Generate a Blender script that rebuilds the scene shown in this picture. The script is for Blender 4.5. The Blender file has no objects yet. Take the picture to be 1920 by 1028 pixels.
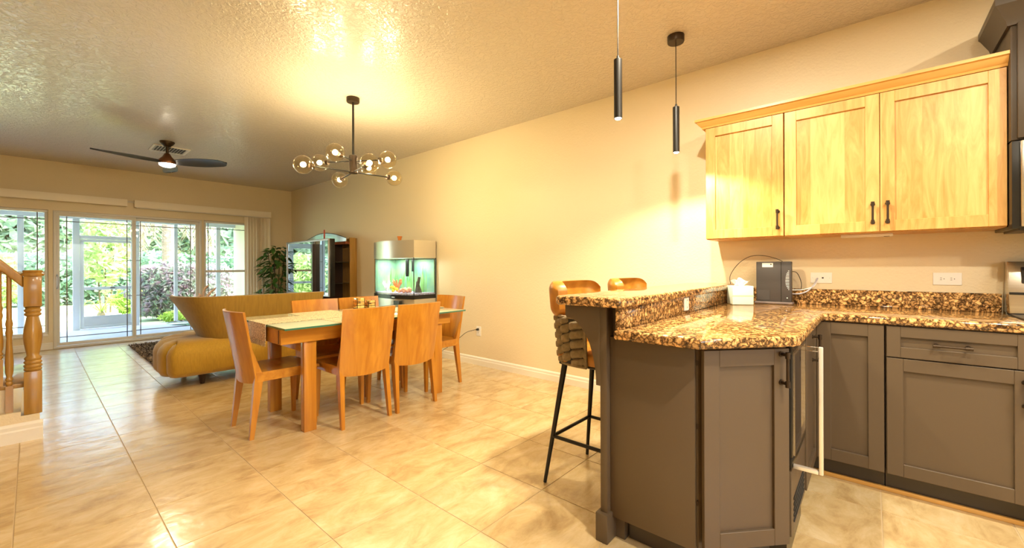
import bpy, bmesh, math, random
from mathutils import Vector, Matrix
S = bpy.context.scene
COL = S.collection
PI = math.pi
rnd = random.Random(7)

# ------------------------------------------------------------------ camera
cam_d = bpy.data.cameras.new('camera')
cam = bpy.data.objects.new('camera', cam_d); COL.objects.link(cam)
cam_d.sensor_width = 36.0
cam_d.lens = 777.4 / 1920 * 36.0
cam_d.shift_y = -13.0 / 1920
cam_d.clip_start = 0.02
cam.matrix_world = Matrix.Translation((0, 0, 1.175)) @ Matrix.Rotation(-0.8577, 4, 'Z') @ Matrix.Rotation(PI / 2, 4, 'X') @ Matrix.Rotation(-0.0038, 4, 'Z')
S.camera = cam

# ------------------------------------------------------------------ view, sky, sun, lamps
S.view_settings.view_transform = 'Standard'
S.view_settings.look = 'None'
S.view_settings.gamma = 1.0
S.view_settings.exposure = 1.45
S.view_settings.use_curve_mapping = False
S.cycles.max_bounces = 10
S.cycles.diffuse_bounces = 5
S.cycles.transparent_max_bounces = 24
S.cycles.sample_clamp_indirect = 6.0
S.cycles.caustics_reflective = False
S.cycles.caustics_refractive = False

W = bpy.data.worlds.new('world'); S.world = W; W.use_nodes = True
wn = W.node_tree.nodes; wl = W.node_tree.links; wn.clear()
sky = wn.new('ShaderNodeTexSky'); sky.sky_type = 'NISHITA'; sky.sun_disc = False
sky.sun_elevation = math.radians(55); sky.sun_rotation = math.radians(120); sky.dust_density = 3.0; sky.air_density = 1.0
bg = wn.new('ShaderNodeBackground'); bg.inputs['Strength'].default_value = 0.92
wo = wn.new('ShaderNodeOutputWorld')
wl.new(sky.outputs['Color'], bg.inputs['Color']); wl.new(bg.outputs['Background'], wo.inputs['Surface'])

def lamp(name, kind, loc, energy, color, direction=None, **kw):
    d = bpy.data.lights.new(name, kind); d.energy = energy; d.color = color
    for k, v in kw.items(): setattr(d, k, v)
    o = bpy.data.objects.new(name, d); COL.objects.link(o); o.location = loc
    if direction is not None:
        o.rotation_euler = Vector(direction).to_track_quat('-Z', 'Y').to_euler()
    return o
lamp('sun', 'SUN', (6, 0, 12), 2.6, (1.0, 0.97, 0.93), (-0.45, 0.5, -0.8), angle=0.01)
WARM = (1.0, 0.86, 0.56)
KWARM = (1.0, 0.89, 0.68)
CANS = [(2.0, 0.68, 22), (1.05, -0.6, 21), (2.1, -1.2, 18), (0.2, -1.5, 18)]
for cx, cy, pw_ in CANS:
    lamp('recessed_lamp', 'AREA', (cx, cy, 2.735), pw_, KWARM, (0, 0, -1), shape='DISK', size=0.09)

# ------------------------------------------------------------------ materials
def newmat(name):
    m = bpy.data.materials.new(name); m.use_nodes = True
    nt = m.node_tree; nt.nodes.clear()
    out = nt.nodes.new('ShaderNodeOutputMaterial')
    return m, nt, out
def M(name, c, c2=None, scale=5.0, stretch=(1, 1, 1), rough=0.5, metal=0.0, spec=0.5, bump=0.0, bscale=60.0, bstretch=(1, 1, 1),
      coat=0.0, sheen=0.0, emit=0.0, ecol=None, detail=6.0, lo=0.35, hi=0.65, distort=0.0, trans=0.0, bdist=0.01):
    m, nt, out = newmat(name); N = nt.nodes; L = nt.links
    b = N.new('ShaderNodeBsdfPrincipled'); L.new(b.outputs[0], out.inputs[0])
    b.inputs['Base Color'].default_value = (*c, 1); b.inputs['Roughness'].default_value = rough
    b.inputs['Metallic'].default_value = metal; b.inputs['Specular IOR Level'].default_value = spec
    b.inputs['Coat Weight'].default_value = coat; b.inputs['Coat Roughness'].default_value = 0.1
    b.inputs['Sheen Weight'].default_value = sheen; b.inputs['Transmission Weight'].default_value = trans
    if emit:
        b.inputs['Emission Color'].default_value = (*(ecol or c), 1); b.inputs['Emission Strength'].default_value = emit
    tc = N.new('ShaderNodeTexCoord')
    if c2:
        mp = N.new('ShaderNodeMapping'); mp.inputs['Scale'].default_value = stretch
        nz = N.new('ShaderNodeTexNoise'); nz.inputs['Scale'].default_value = scale; nz.inputs['Detail'].default_value = detail
        nz.inputs['Distortion'].default_value = distort
        cr = N.new('ShaderNodeValToRGB'); cr.color_ramp.elements[0].position = lo; cr.color_ramp.elements[1].position = hi
        cr.color_ramp.elements[0].color = (*c, 1); cr.color_ramp.elements[1].color = (*c2, 1)
        L.new(tc.outputs['Object'], mp.inputs[0]); L.new(mp.outputs[0], nz.inputs['Vector']); L.new(nz.outputs['Fac'], cr.inputs[0])
        L.new(cr.outputs[0], b.inputs['Base Color'])
    if bump:
        mp2 = N.new('ShaderNodeMapping'); mp2.inputs['Scale'].default_value = bstretch
        n2 = N.new('ShaderNodeTexNoise'); n2.inputs['Scale'].default_value = bscale; n2.inputs['Detail'].default_value = 4
        bp = N.new('ShaderNodeBump'); bp.inputs['Strength'].default_value = bump; bp.inputs['Distance'].default_value = bdist
        L.new(tc.outputs['Object'], mp2.inputs[0]); L.new(mp2.outputs[0], n2.inputs['Vector']); L.new(n2.outputs['Fac'], bp.inputs['Height'])
        L.new(bp.outputs[0], b.inputs['Normal'])
    return m
def clear_glass(name, tint=(1, 1, 1), gloss=1.0, ior=1.45, rough=0.0):
    m, nt, out = newmat(name); N = nt.nodes; L = nt.links
    t = N.new('ShaderNodeBsdfTransparent'); t.inputs[0].default_value = (*tint, 1)
    g = N.new('ShaderNodeBsdfGlossy'); g.inputs['Roughness'].default_value = rough
    f = N.new('ShaderNodeLayerWeight'); f.inputs['Blend'].default_value = 0.5
    pw = N.new('ShaderNodeMath'); pw.operation = 'POWER'; pw.inputs[1].default_value = 4.0
    r0 = ((ior - 1) / (ior + 1)) ** 2
    mu = N.new('ShaderNodeMath'); mu.operation = 'MULTIPLY_ADD'; mu.inputs[1].default_value = gloss * (1 - r0); mu.inputs[2].default_value = gloss * r0; mu.use_clamp = True
    mx = N.new('ShaderNodeMixShader')
    L.new(f.outputs['Facing'], pw.inputs[0]); L.new(pw.outputs[0], mu.inputs[0]); L.new(mu.outputs[0], mx.inputs[0]); L.new(t.outputs[0], mx.inputs[1]); L.new(g.outputs[0], mx.inputs[2])
    L.new(mx.outputs[0], out.inputs[0])
    return m
def granite(name):
    m, nt, out = newmat(name); N = nt.nodes; L = nt.links
    b = N.new('ShaderNodeBsdfPrincipled'); L.new(b.outputs[0], out.inputs[0])
    b.inputs['Roughness'].default_value = 0.07; b.inputs['Specular IOR Level'].default_value = 0.6
    tc = N.new('ShaderNodeTexCoord')
    nz0 = N.new('ShaderNodeTexNoise'); nz0.inputs['Scale'].default_value = 30; nz0.inputs['Detail'].default_value = 3
    mxv = N.new('ShaderNodeMix'); mxv.data_type = 'VECTOR'; mxv.inputs[0].default_value = 0.05
    L.new(tc.outputs['Object'], mxv.inputs[4]); L.new(tc.outputs['Object'], nz0.inputs['Vector']); L.new(nz0.outputs['Color'], mxv.inputs[5])
    v = N.new('ShaderNodeTexVoronoi'); v.feature = 'DISTANCE_TO_EDGE'; v.inputs['Scale'].default_value = 42
    v2 = N.new('ShaderNodeTexVoronoi'); v2.inputs['Scale'].default_value = 42
    L.new(mxv.outputs[1], v.inputs['Vector']); L.new(mxv.outputs[1], v2.inputs['Vector'])
    cr = N.new('ShaderNodeValToRGB'); E = cr.color_ramp.elements
    E[0].position = 0.0; E[0].color = (0.07, 0.038, 0.018, 1); E[1].position = 0.30; E[1].color = (0.74, 0.47, 0.20, 1)
    e = E.new(0.06); e.color = (0.24, 0.12, 0.045, 1); e = E.new(0.12); e.color = (0.58, 0.33, 0.12, 1)
    L.new(v.outputs['Distance'], cr.inputs[0])
    cr2 = N.new('ShaderNodeValToRGB'); F = cr2.color_ramp.elements
    F[0].position = 0.25; F[0].color = (0.42, 0.36, 0.30, 1); F[1].position = 0.55; F[1].color = (1.15, 1.1, 1.0, 1)
    L.new(v2.outputs['Color'], cr2.inputs[0])
    nz = N.new('ShaderNodeTexNoise'); nz.inputs['Scale'].default_value = 55; nz.inputs['Detail'].default_value = 8; nz.inputs['Roughness'].default_value = 0.65
    L.new(tc.outputs['Object'], nz.inputs['Vector'])
    cr3 = N.new('ShaderNodeValToRGB'); G = cr3.color_ramp.elements
    G[0].position = 0.40; G[0].color = (0.10, 0.07, 0.05, 1); G[1].position = 0.56; G[1].color = (1.1, 1.1, 1.1, 1)
    L.new(nz.outputs['Fac'], cr3.inputs[0])
    m1 = N.new('ShaderNodeMix'); m1.data_type = 'RGBA'; m1.blend_type = 'MULTIPLY'; m1.inputs[0].default_value = 0.8
    m2 = N.new('ShaderNodeMix'); m2.data_type = 'RGBA'; m2.blend_type = 'MULTIPLY'; m2.inputs[0].default_value = 0.92
    L.new(cr.outputs[0], m1.inputs[6]); L.new(cr2.outputs[0], m1.inputs[7]); L.new(m1.outputs[2], m2.inputs[6]); L.new(cr3.outputs[0], m2.inputs[7])
    L.new(m2.outputs[2], b.inputs['Base Color'])
    return m

WALLP = M('wall_paint', (0.76, 0.65, 0.45), rough=0.45, bump=0.35, bscale=75, bdist=0.006)
def ceiling_mat():
    m, nt, out = newmat('ceiling_paint'); N = nt.nodes; L = nt.links
    b = N.new('ShaderNodeBsdfPrincipled'); L.new(b.outputs[0], out.inputs[0])
    b.inputs['Base Color'].default_value = (0.58, 0.52, 0.44, 1); b.inputs['Roughness'].default_value = 0.45; b.inputs['Specular IOR Level'].default_value = 0.5
    b.inputs['Coat Weight'].default_value = 1.0; b.inputs['Coat IOR'].default_value = 1.6; b.inputs['Coat Roughness'].default_value = 0.20
    tc = N.new('ShaderNodeTexCoord')
    nz = N.new('ShaderNodeTexNoise'); nz.inputs['Scale'].default_value = 34; nz.inputs['Detail'].default_value = 5; nz.inputs['Distortion'].default_value = 0.8
    cr = N.new('ShaderNodeValToRGB'); cr.color_ramp.elements[0].position = 0.42; cr.color_ramp.elements[1].position = 0.58
    bp = N.new('ShaderNodeBump'); bp.inputs['Strength'].default_value = 0.5; bp.inputs['Distance'].default_value = 0.006
    L.new(tc.outputs['Object'], nz.inputs['Vector']); L.new(nz.outputs['Fac'], cr.inputs[0]); L.new(cr.outputs[0], bp.inputs['Height']); L.new(bp.outputs[0], b.inputs['Normal']); L.new(bp.outputs[0], b.inputs['Coat Normal'])
    return m
CEIL = ceiling_mat()
def tile_mat():
    m, nt, out = newmat('floor_tile'); N = nt.nodes; L = nt.links
    b = N.new('ShaderNodeBsdfPrincipled'); L.new(b.outputs[0], out.inputs[0])
    b.inputs['Roughness'].default_value = 0.5; b.inputs['Specular IOR Level'].default_value = 0.4; b.inputs['Coat Weight'].default_value = 1.0; b.inputs['Coat IOR'].default_value = 1.65; b.inputs['Coat Roughness'].default_value = 0.19
    tc = N.new('ShaderNodeTexCoord'); oi = N.new('ShaderNodeObjectInfo')
    ad = N.new('ShaderNodeVectorMath'); ad.operation = 'ADD'
    sc = N.new('ShaderNodeVectorMath'); sc.operation = 'SCALE'; sc.inputs['Scale'].default_value = 1.0
    cmb = N.new('ShaderNodeCombineXYZ'); mu = N.new('ShaderNodeMath'); mu.operation = 'MULTIPLY'; mu.inputs[1].default_value = 37.0
    L.new(oi.outputs['Random'], mu.inputs[0]); L.new(mu.outputs[0], cmb.inputs[0]); L.new(mu.outputs[0], cmb.inputs[1])
    L.new(tc.outputs['Object'], ad.inputs[0]); L.new(cmb.outputs[0], ad.inputs[1])
    mp = N.new('ShaderNodeMapping'); mp.inputs['Rotation'].default_value = (0, 0, 0.5); mp.inputs['Scale'].default_value = (1.0, 1.9, 1)
    L.new(ad.outputs[0], mp.inputs[0])
    nz = N.new('ShaderNodeTexNoise'); nz.inputs['Scale'].default_value = 4.2; nz.inputs['Detail'].default_value = 12; nz.inputs['Distortion'].default_value = 0.5; nz.inputs['Roughness'].default_value = 0.7
    L.new(mp.outputs[0], nz.inputs['Vector'])
    cr = N.new('ShaderNodeValToRGB'); E = cr.color_ramp.elements
    E[0].position = 0.30; E[0].color = (0.42, 0.265, 0.105, 1); E[1].position = 0.70; E[1].color = (0.75, 0.60, 0.37, 1)
    e = E.new(0.5); e.color = (0.62, 0.45, 0.22, 1)
    L.new(nz.outputs['Fac'], cr.inputs[0]); L.new(cr.outputs[0], b.inputs['Base Color'])
    n2 = N.new('ShaderNodeTexNoise'); n2.inputs['Scale'].default_value = 7; n2.inputs['Detail'].default_value = 3
    L.new(ad.outputs[0], n2.inputs['Vector'])
    bp = N.new('ShaderNodeBump'); bp.inputs['Strength'].default_value = 0.18; bp.inputs['Distance'].default_value = 0.02
    L.new(n2.outputs['Fac'], bp.inputs['Height']); L.new(bp.outputs[0], b.inputs['Normal']); L.new(bp.outputs[0], b.inputs['Coat Normal'])
    return m
TILE = tile_mat()
GROUT = M('grout', (0.55, 0.42, 0.25), rough=0.9)
WHITE = M('white_paint', (0.80, 0.76, 0.68), rough=0.35)
ALU = M('window_frame_white', (0.72, 0.70, 0.66), rough=0.35)
VAL = M('valance_vinyl', (0.90, 0.82, 0.68), rough=0.5)
BLIND = M('blind_vane', (0.85, 0.75, 0.58), c2=(0.78, 0.68, 0.50), scale=40, stretch=(1, 1, 0.05), rough=0.6)
MUNT = M('muntin_grey', (0.16, 0.15, 0.17), rough=0.4)
GLASS = clear_glass('pane_glass', (0.97, 0.985, 0.98), 0.9)
CHERRY = M('cherry_wood', (0.41, 0.148, 0.012), (0.54, 0.232, 0.024), scale=3.0, stretch=(7, 7, 0.5), rough=0.3, distort=0.6, coat=0.25)
CHERRYX = M('cherry_wood_long', (0.41, 0.150, 0.013), (0.54, 0.235, 0.026), scale=3.0, stretch=(0.5, 7, 7), rough=0.3, distort=0.6, coat=0.25)
def plank_wood(name, c, c2, n=11.0, rough=0.38):
    m, nt, out = newmat(name); N = nt.nodes; L = nt.links
    b = N.new('ShaderNodeBsdfPrincipled'); L.new(b.outputs[0], out.inputs[0]); b.inputs['Roughness'].default_value = rough
    tc = N.new('ShaderNodeTexCoord'); sp = N.new('ShaderNodeSeparateXYZ'); L.new(tc.outputs['Object'], sp.inputs[0])
    mu = N.new('ShaderNodeMath'); mu.operation = 'MULTIPLY'; mu.inputs[1].default_value = n; fl = N.new('ShaderNodeMath'); fl.operation = 'FLOOR'
    L.new(sp.outputs['Y'], mu.inputs[0]); L.new(mu.outputs[0], fl.inputs[0])
    wnz = N.new('ShaderNodeTexWhiteNoise'); wnz.noise_dimensions = '1D'; L.new(fl.outputs[0], wnz.inputs['W'])
    cb_ = N.new('ShaderNodeCombineXYZ'); m2 = N.new('ShaderNodeMath'); m2.operation = 'MULTIPLY'; m2.inputs[1].default_value = 9.0
    L.new(wnz.outputs['Value'], m2.inputs[0]); L.new(m2.outputs[0], cb_.inputs[2])
    ad = N.new('ShaderNodeVectorMath'); ad.operation = 'ADD'; L.new(tc.outputs['Object'], ad.inputs[0]); L.new(cb_.outputs[0], ad.inputs[1])
    mp = N.new('ShaderNodeMapping'); mp.inputs['Scale'].default_value = (9, 9, 1.3); L.new(ad.outputs[0], mp.inputs[0])
    nz = N.new('ShaderNodeTexNoise'); nz.inputs['Scale'].default_value = 2.4; nz.inputs['Detail'].default_value = 9; nz.inputs['Distortion'].default_value = 1.4; nz.inputs['Roughness'].default_value = 0.6
    L.new(mp.outputs[0], nz.inputs['Vector'])
    mr = N.new('ShaderNodeMath'); mr.operation = 'MULTIPLY_ADD'; mr.inputs[1].default_value = 0.30; L.new(wnz.outputs['Value'], mr.inputs[0])
    L.new(nz.outputs['Fac'], mr.inputs[2])
    cr = N.new('ShaderNodeValToRGB'); cr.color_ramp.elements[0].position = 0.36; cr.color_ramp.elements[1].position = 0.86
    cr.color_ramp.elements[0].color = (*c, 1); cr.color_ramp.elements[1].color = (*c2, 1)
    L.new(mr.outputs[0], cr.inputs[0]); L.new(cr.outputs[0], b.inputs['Base Color'])
    return m
MAPLE = plank_wood('maple_wood', (0.50, 0.245, 0.055), (0.72, 0.45, 0.16), 7.0)
MAPLEP = plank_wood('maple_panel', (0.50, 0.245, 0.055), (0.74, 0.47, 0.17), 12.0)
MAPLEY = M('maple_wood_rail', (0.62, 0.34, 0.10), (0.77, 0.49, 0.19), scale=2.6, stretch=(5, 0.6, 5), rough=0.38, distort=1.6, lo=0.28, hi=0.62, detail=8)
CROWN = M('golden_maple', (0.58, 0.30, 0.07), (0.70, 0.40, 0.12), scale=3, stretch=(6, 0.5, 6), rough=0.35)
OAK = M('oak_stain', (0.33, 0.165, 0.026), (0.45, 0.25, 0.05), scale=4, stretch=(8, 8, 0.7), rough=0.28, coat=0.4)
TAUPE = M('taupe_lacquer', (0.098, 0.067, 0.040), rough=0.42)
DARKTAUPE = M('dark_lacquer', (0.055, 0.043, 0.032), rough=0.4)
GRAN = granite('brown_granite')
BLACKM = M('black_metal', (0.018, 0.016, 0.014), rough=0.4, metal=0.3)
BRONZE = M('dark_bronze', (0.055, 0.036, 0.022), rough=0.38, metal=0.7)
STEEL = M('stainless_steel', (0.62, 0.58, 0.53), rough=0.22, metal=1.0, c2=(0.70, 0.66, 0.60), scale=3, stretch=(1, 1, 60))
CHROME = M('chrome', (0.85, 0.85, 0.85), rough=0.08, metal=1.0)
BLACKP = M('black_plastic', (0.012, 0.012, 0.012), rough=0.25)
MODEMG = M('charcoal_plastic', (0.045, 0.038, 0.036), rough=0.45)
DGLASS = M('dark_glass', (0.02, 0.02, 0.025), rough=0.03, spec=0.8)
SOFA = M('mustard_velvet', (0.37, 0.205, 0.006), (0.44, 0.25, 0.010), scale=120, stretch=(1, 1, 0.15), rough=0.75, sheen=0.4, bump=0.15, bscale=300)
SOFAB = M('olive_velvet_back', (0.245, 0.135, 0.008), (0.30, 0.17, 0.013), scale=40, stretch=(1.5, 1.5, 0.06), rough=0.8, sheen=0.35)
DARKW = M('espresso_wood', (0.03, 0.012, 0.007), rough=0.35)
LEATHER = M('tan_leather', (0.38, 0.145, 0.016), (0.52, 0.225, 0.03), scale=16, rough=0.38, bump=0.15, bscale=160, bdist=0.003)
WEAVE = M('taupe_strap', (0.20, 0.15, 0.085), (0.27, 0.20, 0.118), scale=60, rough=0.7, bump=0.2, bscale=400, bdist=0.002)
PLASTW = M('white_plastic', (0.82, 0.80, 0.76), rough=0.35)
HOLE = M('socket_dark', (0.02, 0.02, 0.02), rough=0.6)
SCREEN = M('tv_screen', (0.50, 0.54, 0.56), rough=0.02, metal=1.0)
SILVERP = M('silver_plastic', (0.45, 0.45, 0.46), rough=0.3, metal=0.5)
TGLASS = M('table_glass', (0.76, 0.82, 0.62), rough=0.03, trans=0.12, spec=0.7)
TEDGE = M('table_glass_edge', (0.05, 0.17, 0.11), rough=0.1, spec=0.7)
RUNNER = M('beaded_cloth', (0.30, 0.24, 0.14), (0.80, 0.68, 0.45), scale=110, rough=0.5, lo=0.4, hi=0.55, bump=0.4, bscale=150, bdist=0.004)
GOLDG = M('gold_glass', (0.72, 0.48, 0.16), (0.95, 0.75, 0.38), scale=30, rough=0.12, metal=0.9)
WAX = M('wax', (0.85, 0.72, 0.48), rough=0.5)
LEAFG = M('ficus_leaf', (0.035, 0.11, 0.018), (0.075, 0.19, 0.03), scale=12, rough=0.35)
STEMB = M('plant_stem', (0.10, 0.07, 0.03), rough=0.8)
POT = M('pot_clay', (0.25, 0.13, 0.07), rough=0.7)
RUGB = M('rug_backing', (0.07, 0.045, 0.035), rough=0.95)
RUGP = M('rug_pile', (0.05, 0.032, 0.026), (0.50, 0.38, 0.28), scale=38, rough=0.8, lo=0.40, hi=0.66, detail=2)
CORK = M('driftwood', (0.42, 0.27, 0.19), (0.58, 0.42, 0.32), scale=14, rough=0.7)
PALEGR = M('concrete_slab', (0.54, 0.53, 0.54), (0.60, 0.59, 0.60), scale=3, rough=0.7)
LANAIW = M('lanai_white', (0.64, 0.69, 0.74), rough=0.5)
YELLOWW = M('pale_yellow_stucco', (0.80, 0.74, 0.48), rough=0.8)
BRICKO = M('terracotta_orange', (0.72, 0.24, 0.05), rough=0.5)
REDC = M('red_wax', (0.42, 0.06, 0.035), rough=0.4)
def leafmat(name, c, c2, scale=3.0):
    m, nt, out = newmat(name); N = nt.nodes; L = nt.links
    tc = N.new('ShaderNodeTexCoord'); nz = N.new('ShaderNodeTexNoise'); nz.inputs['Scale'].default_value = scale; nz.inputs['Detail'].default_value = 6
    cr = N.new('ShaderNodeValToRGB'); cr.color_ramp.elements[0].position = 0.38; cr.color_ramp.elements[1].position = 0.62
    cr.color_ramp.elements[0].color = (*c, 1); cr.color_ramp.elements[1].color = (*c2, 1)
    L.new(tc.outputs['Object'], nz.inputs['Vector']); L.new(nz.outputs['Fac'], cr.inputs[0])
    b = N.new('ShaderNodeBsdfPrincipled'); b.inputs['Roughness'].default_value = 0.5
    t = N.new('ShaderNodeBsdfTranslucent'); mx = N.new('ShaderNodeMixShader'); mx.inputs[0].default_value = 0.4
    L.new(cr.outputs[0], b.inputs['Base Color']); L.new(cr.outputs[0], t.inputs[0])
    L.new(b.outputs[0], mx.inputs[1]); L.new(t.outputs[0], mx.inputs[2]); L.new(mx.outputs[0], out.inputs[0])
    return m
HEDGE = leafmat('hedge_leaf', (0.17, 0.32, 0.20), (0.34, 0.50, 0.34))
BAMBOO = leafmat('yellow_green_leaf', (0.34, 0.50, 0.16), (0.58, 0.68, 0.32))
CROTON = leafmat('croton_leaf', (0.46, 0.32, 0.38), (0.34, 0.47, 0.32), 9.0)
LIME = leafmat('lime_leaf', (0.42, 0.58, 0.10), (0.62, 0.74, 0.22))
TREELF = leafmat('tree_leaf', (0.28, 0.42, 0.27), (0.46, 0.58, 0.40), 2.0)
THATCH = leafmat('palm_thatch', (0.42, 0.33, 0.22), (0.60, 0.52, 0.38), 6.0)
LAWN = M('lawn', (0.40, 0.47, 0.22), (0.50, 0.55, 0.32), scale=2.0, rough=0.9)
BARK = M('palm_bark', (0.24, 0.17, 0.12), (0.36, 0.28, 0.21), scale=9, stretch=(1, 1, 4), rough=0.9)

# ------------------------------------------------------------------ mesh helpers
class MB:
    def __init__(s, T=None): s.v = []; s.f = []; s.T = T
    def add(s, vs, fs):
        n = len(s.v)
        s.v += [tuple(s.T(*p)) if s.T else tuple(p) for p in vs]
        s.f += [tuple(i + n for i in f) for f in fs]; return s
    def box(s, x0, x1, y0, y1, z0, z1):
        return s.add([(x0, y0, z0), (x1, y0, z0), (x1, y1, z0), (x0, y1, z0), (x0, y0, z1), (x1, y0, z1), (x1, y1, z1), (x0, y1, z1)],
                     [(0, 3, 2, 1), (4, 5, 6, 7), (0, 1, 5, 4), (1, 2, 6, 5), (2, 3, 7, 6), (3, 0, 4, 7)])
    def hexa(s, lo, hi):   # two quads (4 points each)
        return s.add(list(lo) + list(hi), [(3, 2, 1, 0), (4, 5, 6, 7), (0, 1, 5, 4), (1, 2, 6, 5), (2, 3, 7, 6), (3, 0, 4, 7)])
    def prism(s, poly, z0, z1):   # poly: xy ccw
        n = len(poly)
        return s.add([(x, y, z0) for x, y in poly] + [(x, y, z1) for x, y in poly],
                     [tuple(reversed(range(n))), tuple(range(n, 2 * n))] + [(i, (i + 1) % n, n + (i + 1) % n, n + i) for i in range(n)])
    def tube(s, pts, r, n=10, cap=True):
        pts = [Vector(p) for p in pts]; rs = r if isinstance(r, (list, tuple)) else [r] * len(pts)
        vs = []; fs = []; prev = None
        for i, p in enumerate(pts):
            d = (pts[min(i + 1, len(pts) - 1)] - pts[max(i - 1, 0)]).normalized()
            if prev is None:
                a = Vector((0, 0, 1)) if abs(d.z) < 0.9 else Vector((1, 0, 0)); u = d.cross(a).normalized()
            else:
                u = (prev - d * prev.dot(d)).normalized()
            prev = u; w = d.cross(u)
            for k in range(n):
                t = 2 * PI * k / n; vs.append(p + (u * math.cos(t) + w * math.sin(t)) * rs[i])
        for i in range(len(pts) - 1):
            for k in range(n):
                a = i * n + k; b = i * n + (k + 1) % n; fs.append((a, b, b + n, a + n))
        if cap:
            fs.append(tuple(reversed(range(n)))); fs.append(tuple(range((len(pts) - 1) * n, len(pts) * n)))
        return s.add(vs, fs)
    def lathe(s, prof, c=(0, 0, 0), n=24):   # prof: (r,z)
        vs = []; fs = []
        for r, z in prof:
            for k in range(n):
                t = 2 * PI * k / n; vs.append((c[0] + r * math.cos(t), c[1] + r * math.sin(t), c[2] + z))
        m = len(prof)
        for i in range(m - 1):
            for k in range(n):
                a = i * n + k; b = i * n + (k + 1) % n; fs.append((a, b, b + n, a + n))
        fs.append(tuple(reversed(range(n)))); fs.append(tuple(range((m - 1) * n, m * n)))
        return s.add(vs, fs)
    def sphere(s, c, r, n=16, m=10, sq=(1, 1, 1)):
        prof = [(r * math.sin(PI * (i + 0.02) / (m + 0.04)), -r * math.cos(PI * (i + 0.02) / (m + 0.04))) for i in range(m + 1)]
        vs = []; fs = []
        for rr, z in prof:
            for k in range(n):
                t = 2 * PI * k / n; vs.append((c[0] + rr * math.cos(t) * sq[0], c[1] + rr * math.sin(t) * sq[1], c[2] + z * sq[2]))
        for i in range(m):
            for k in range(n):
                a = i * n + k; b = i * n + (k + 1) % n; fs.append((a, b, b + n, a + n))
        fs.append(tuple(reversed(range(n)))); fs.append(tuple(range(m * n, (m + 1) * n)))
        return s.add(vs, fs)
    def grid(s, fn, nu, nv, closed_u=False):
        vs = [fn(i / (nu if closed_u else nu - 1), j / (nv - 1)) for j in range(nv) for i in range(nu)]
        fs = []
        for j in range(nv - 1):
            for i in range(nu if closed_u else nu - 1):
                a = j * nu + i; b = j * nu + (i + 1) % nu; fs.append((a, b, b + nu, a + nu))
        return s.add(vs, fs)
    def slab(s, fn, nu, nv, th):   # surface fn(u,v)->(p, normal), thickened backwards along -normal
        P = [[fn(i / (nu - 1), j / (nv - 1)) for i in range(nu)] for j in range(nv)]
        A = [Vector(p) for r in P for p, _ in r]; B = [Vector(p) - Vector(nn) * th for r in P for p, nn in r]
        n = nu * nv; fs = []
        for j in range(nv - 1):
            for i in range(nu - 1):
                a = j * nu + i; fs.append((a, a + 1, a + 1 + nu, a + nu)); fs.append((n + a + nu, n + a + nu + 1, n + a + 1, n + a))
        for i in range(nu - 1):
            fs.append((i + 1, i, n + i, n + i + 1)); a = (nv - 1) * nu + i; fs.append((a, a + 1, n + a + 1, n + a))
        for j in range(nv - 1):
            a = j * nu; fs.append((a, a + nu, n + a + nu, n + a)); b = a + nu - 1; fs.append((b + nu, b, n + b, n + b + nu))
        return s.add(A + B, fs)
ORG = {}
def link(o, parent):
    COL.objects.link(o)
    if parent is not None: o.parent = parent
    ORG[o.name] = ORG[parent.name] if parent is not None else Vector((0, 0, 0))
    return o
def build(mb, name, mat, parent=None, smooth=None, bevel=0.0, seg=2, kind=None, label=None, loc=None):
    """vertices are in room coordinates (or in the parent's own, when the parent stands at the origin)"""
    o_ = ORG[parent.name] if parent is not None else (Vector(loc) if loc else Vector((0, 0, 0)))
    me = bpy.data.meshes.new(name)
    me.from_pydata([(v[0] - o_[0], v[1] - o_[1], v[2] - o_[2]) for v in mb.v], [], mb.f); me.update()
    bm = bmesh.new(); bm.from_mesh(me); bmesh.ops.recalc_face_normals(bm, faces=bm.faces)
    if bevel > 0:
        es = [e for e in bm.edges if len(e.link_faces) == 2 and e.calc_face_angle(0) > 0.6]
        bmesh.ops.bevel(bm, geom=es, offset=bevel, segments=seg, profile=0.5, affect='EDGES', clamp_overlap=True)
        if smooth is None: smooth = 35
    bm.to_mesh(me); bm.free()
    me.materials.append(mat)
    if smooth is not None:
        for p in me.polygons: p.use_smooth = True
        me.set_sharp_from_angle(angle=math.radians(smooth))
    o = bpy.data.objects.new(name, me); link(o, parent)
    if parent is None:
        ORG[o.name] = Vector(o_); o.location = o_
    if kind: o['kind'] = kind
    if label: o['label'] = label
    return o
def thing(name, label, cat, loc=(0, 0, 0), group=None, rotz=0.0, kind=None):
    o = bpy.data.objects.new(name, None); COL.objects.link(o); o.location = loc; o.rotation_euler = (0, 0, rotz)
    o.empty_display_size = 0.1
    ORG[o.name] = Vector(loc)
    if label: o['label'] = label
    if cat: o['category'] = cat
    if group: o['group'] = group
    if kind: o['kind'] = kind
    return o
def tag(o, label, cat, group=None, kind=None):
    o['label'] = label; o['category'] = cat
    if group: o['group'] = group
    if kind: o['kind'] = kind
    return o
def struct(o, label=None, cat=None):
    o['kind'] = 'structure'
    if label: o['label'] = label
    if cat: o['category'] = cat
    return o
def dup(root, loc, rotz=0.0, label=None):
    r = root.copy(); COL.objects.link(r); r.location = loc; r.rotation_euler = (0, 0, rotz); ORG[r.name] = Vector(loc)
    if label: r['label'] = label
    for c0 in list(root.children):
        c = c0.copy(); COL.objects.link(c); c.parent = r
        for g in list(c0.children):
            d = g.copy(); COL.objects.link(d); d.parent = c
    return r
def share(src, parent, name=None, loc=None, rot=None, scale=None):
    o = src.copy()
    COL.objects.link(o); o.parent = parent
    if loc is not None: o.location = loc
    if rot is not None: o.rotation_euler = rot
    if scale is not None: o.scale = scale
    return o
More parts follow.
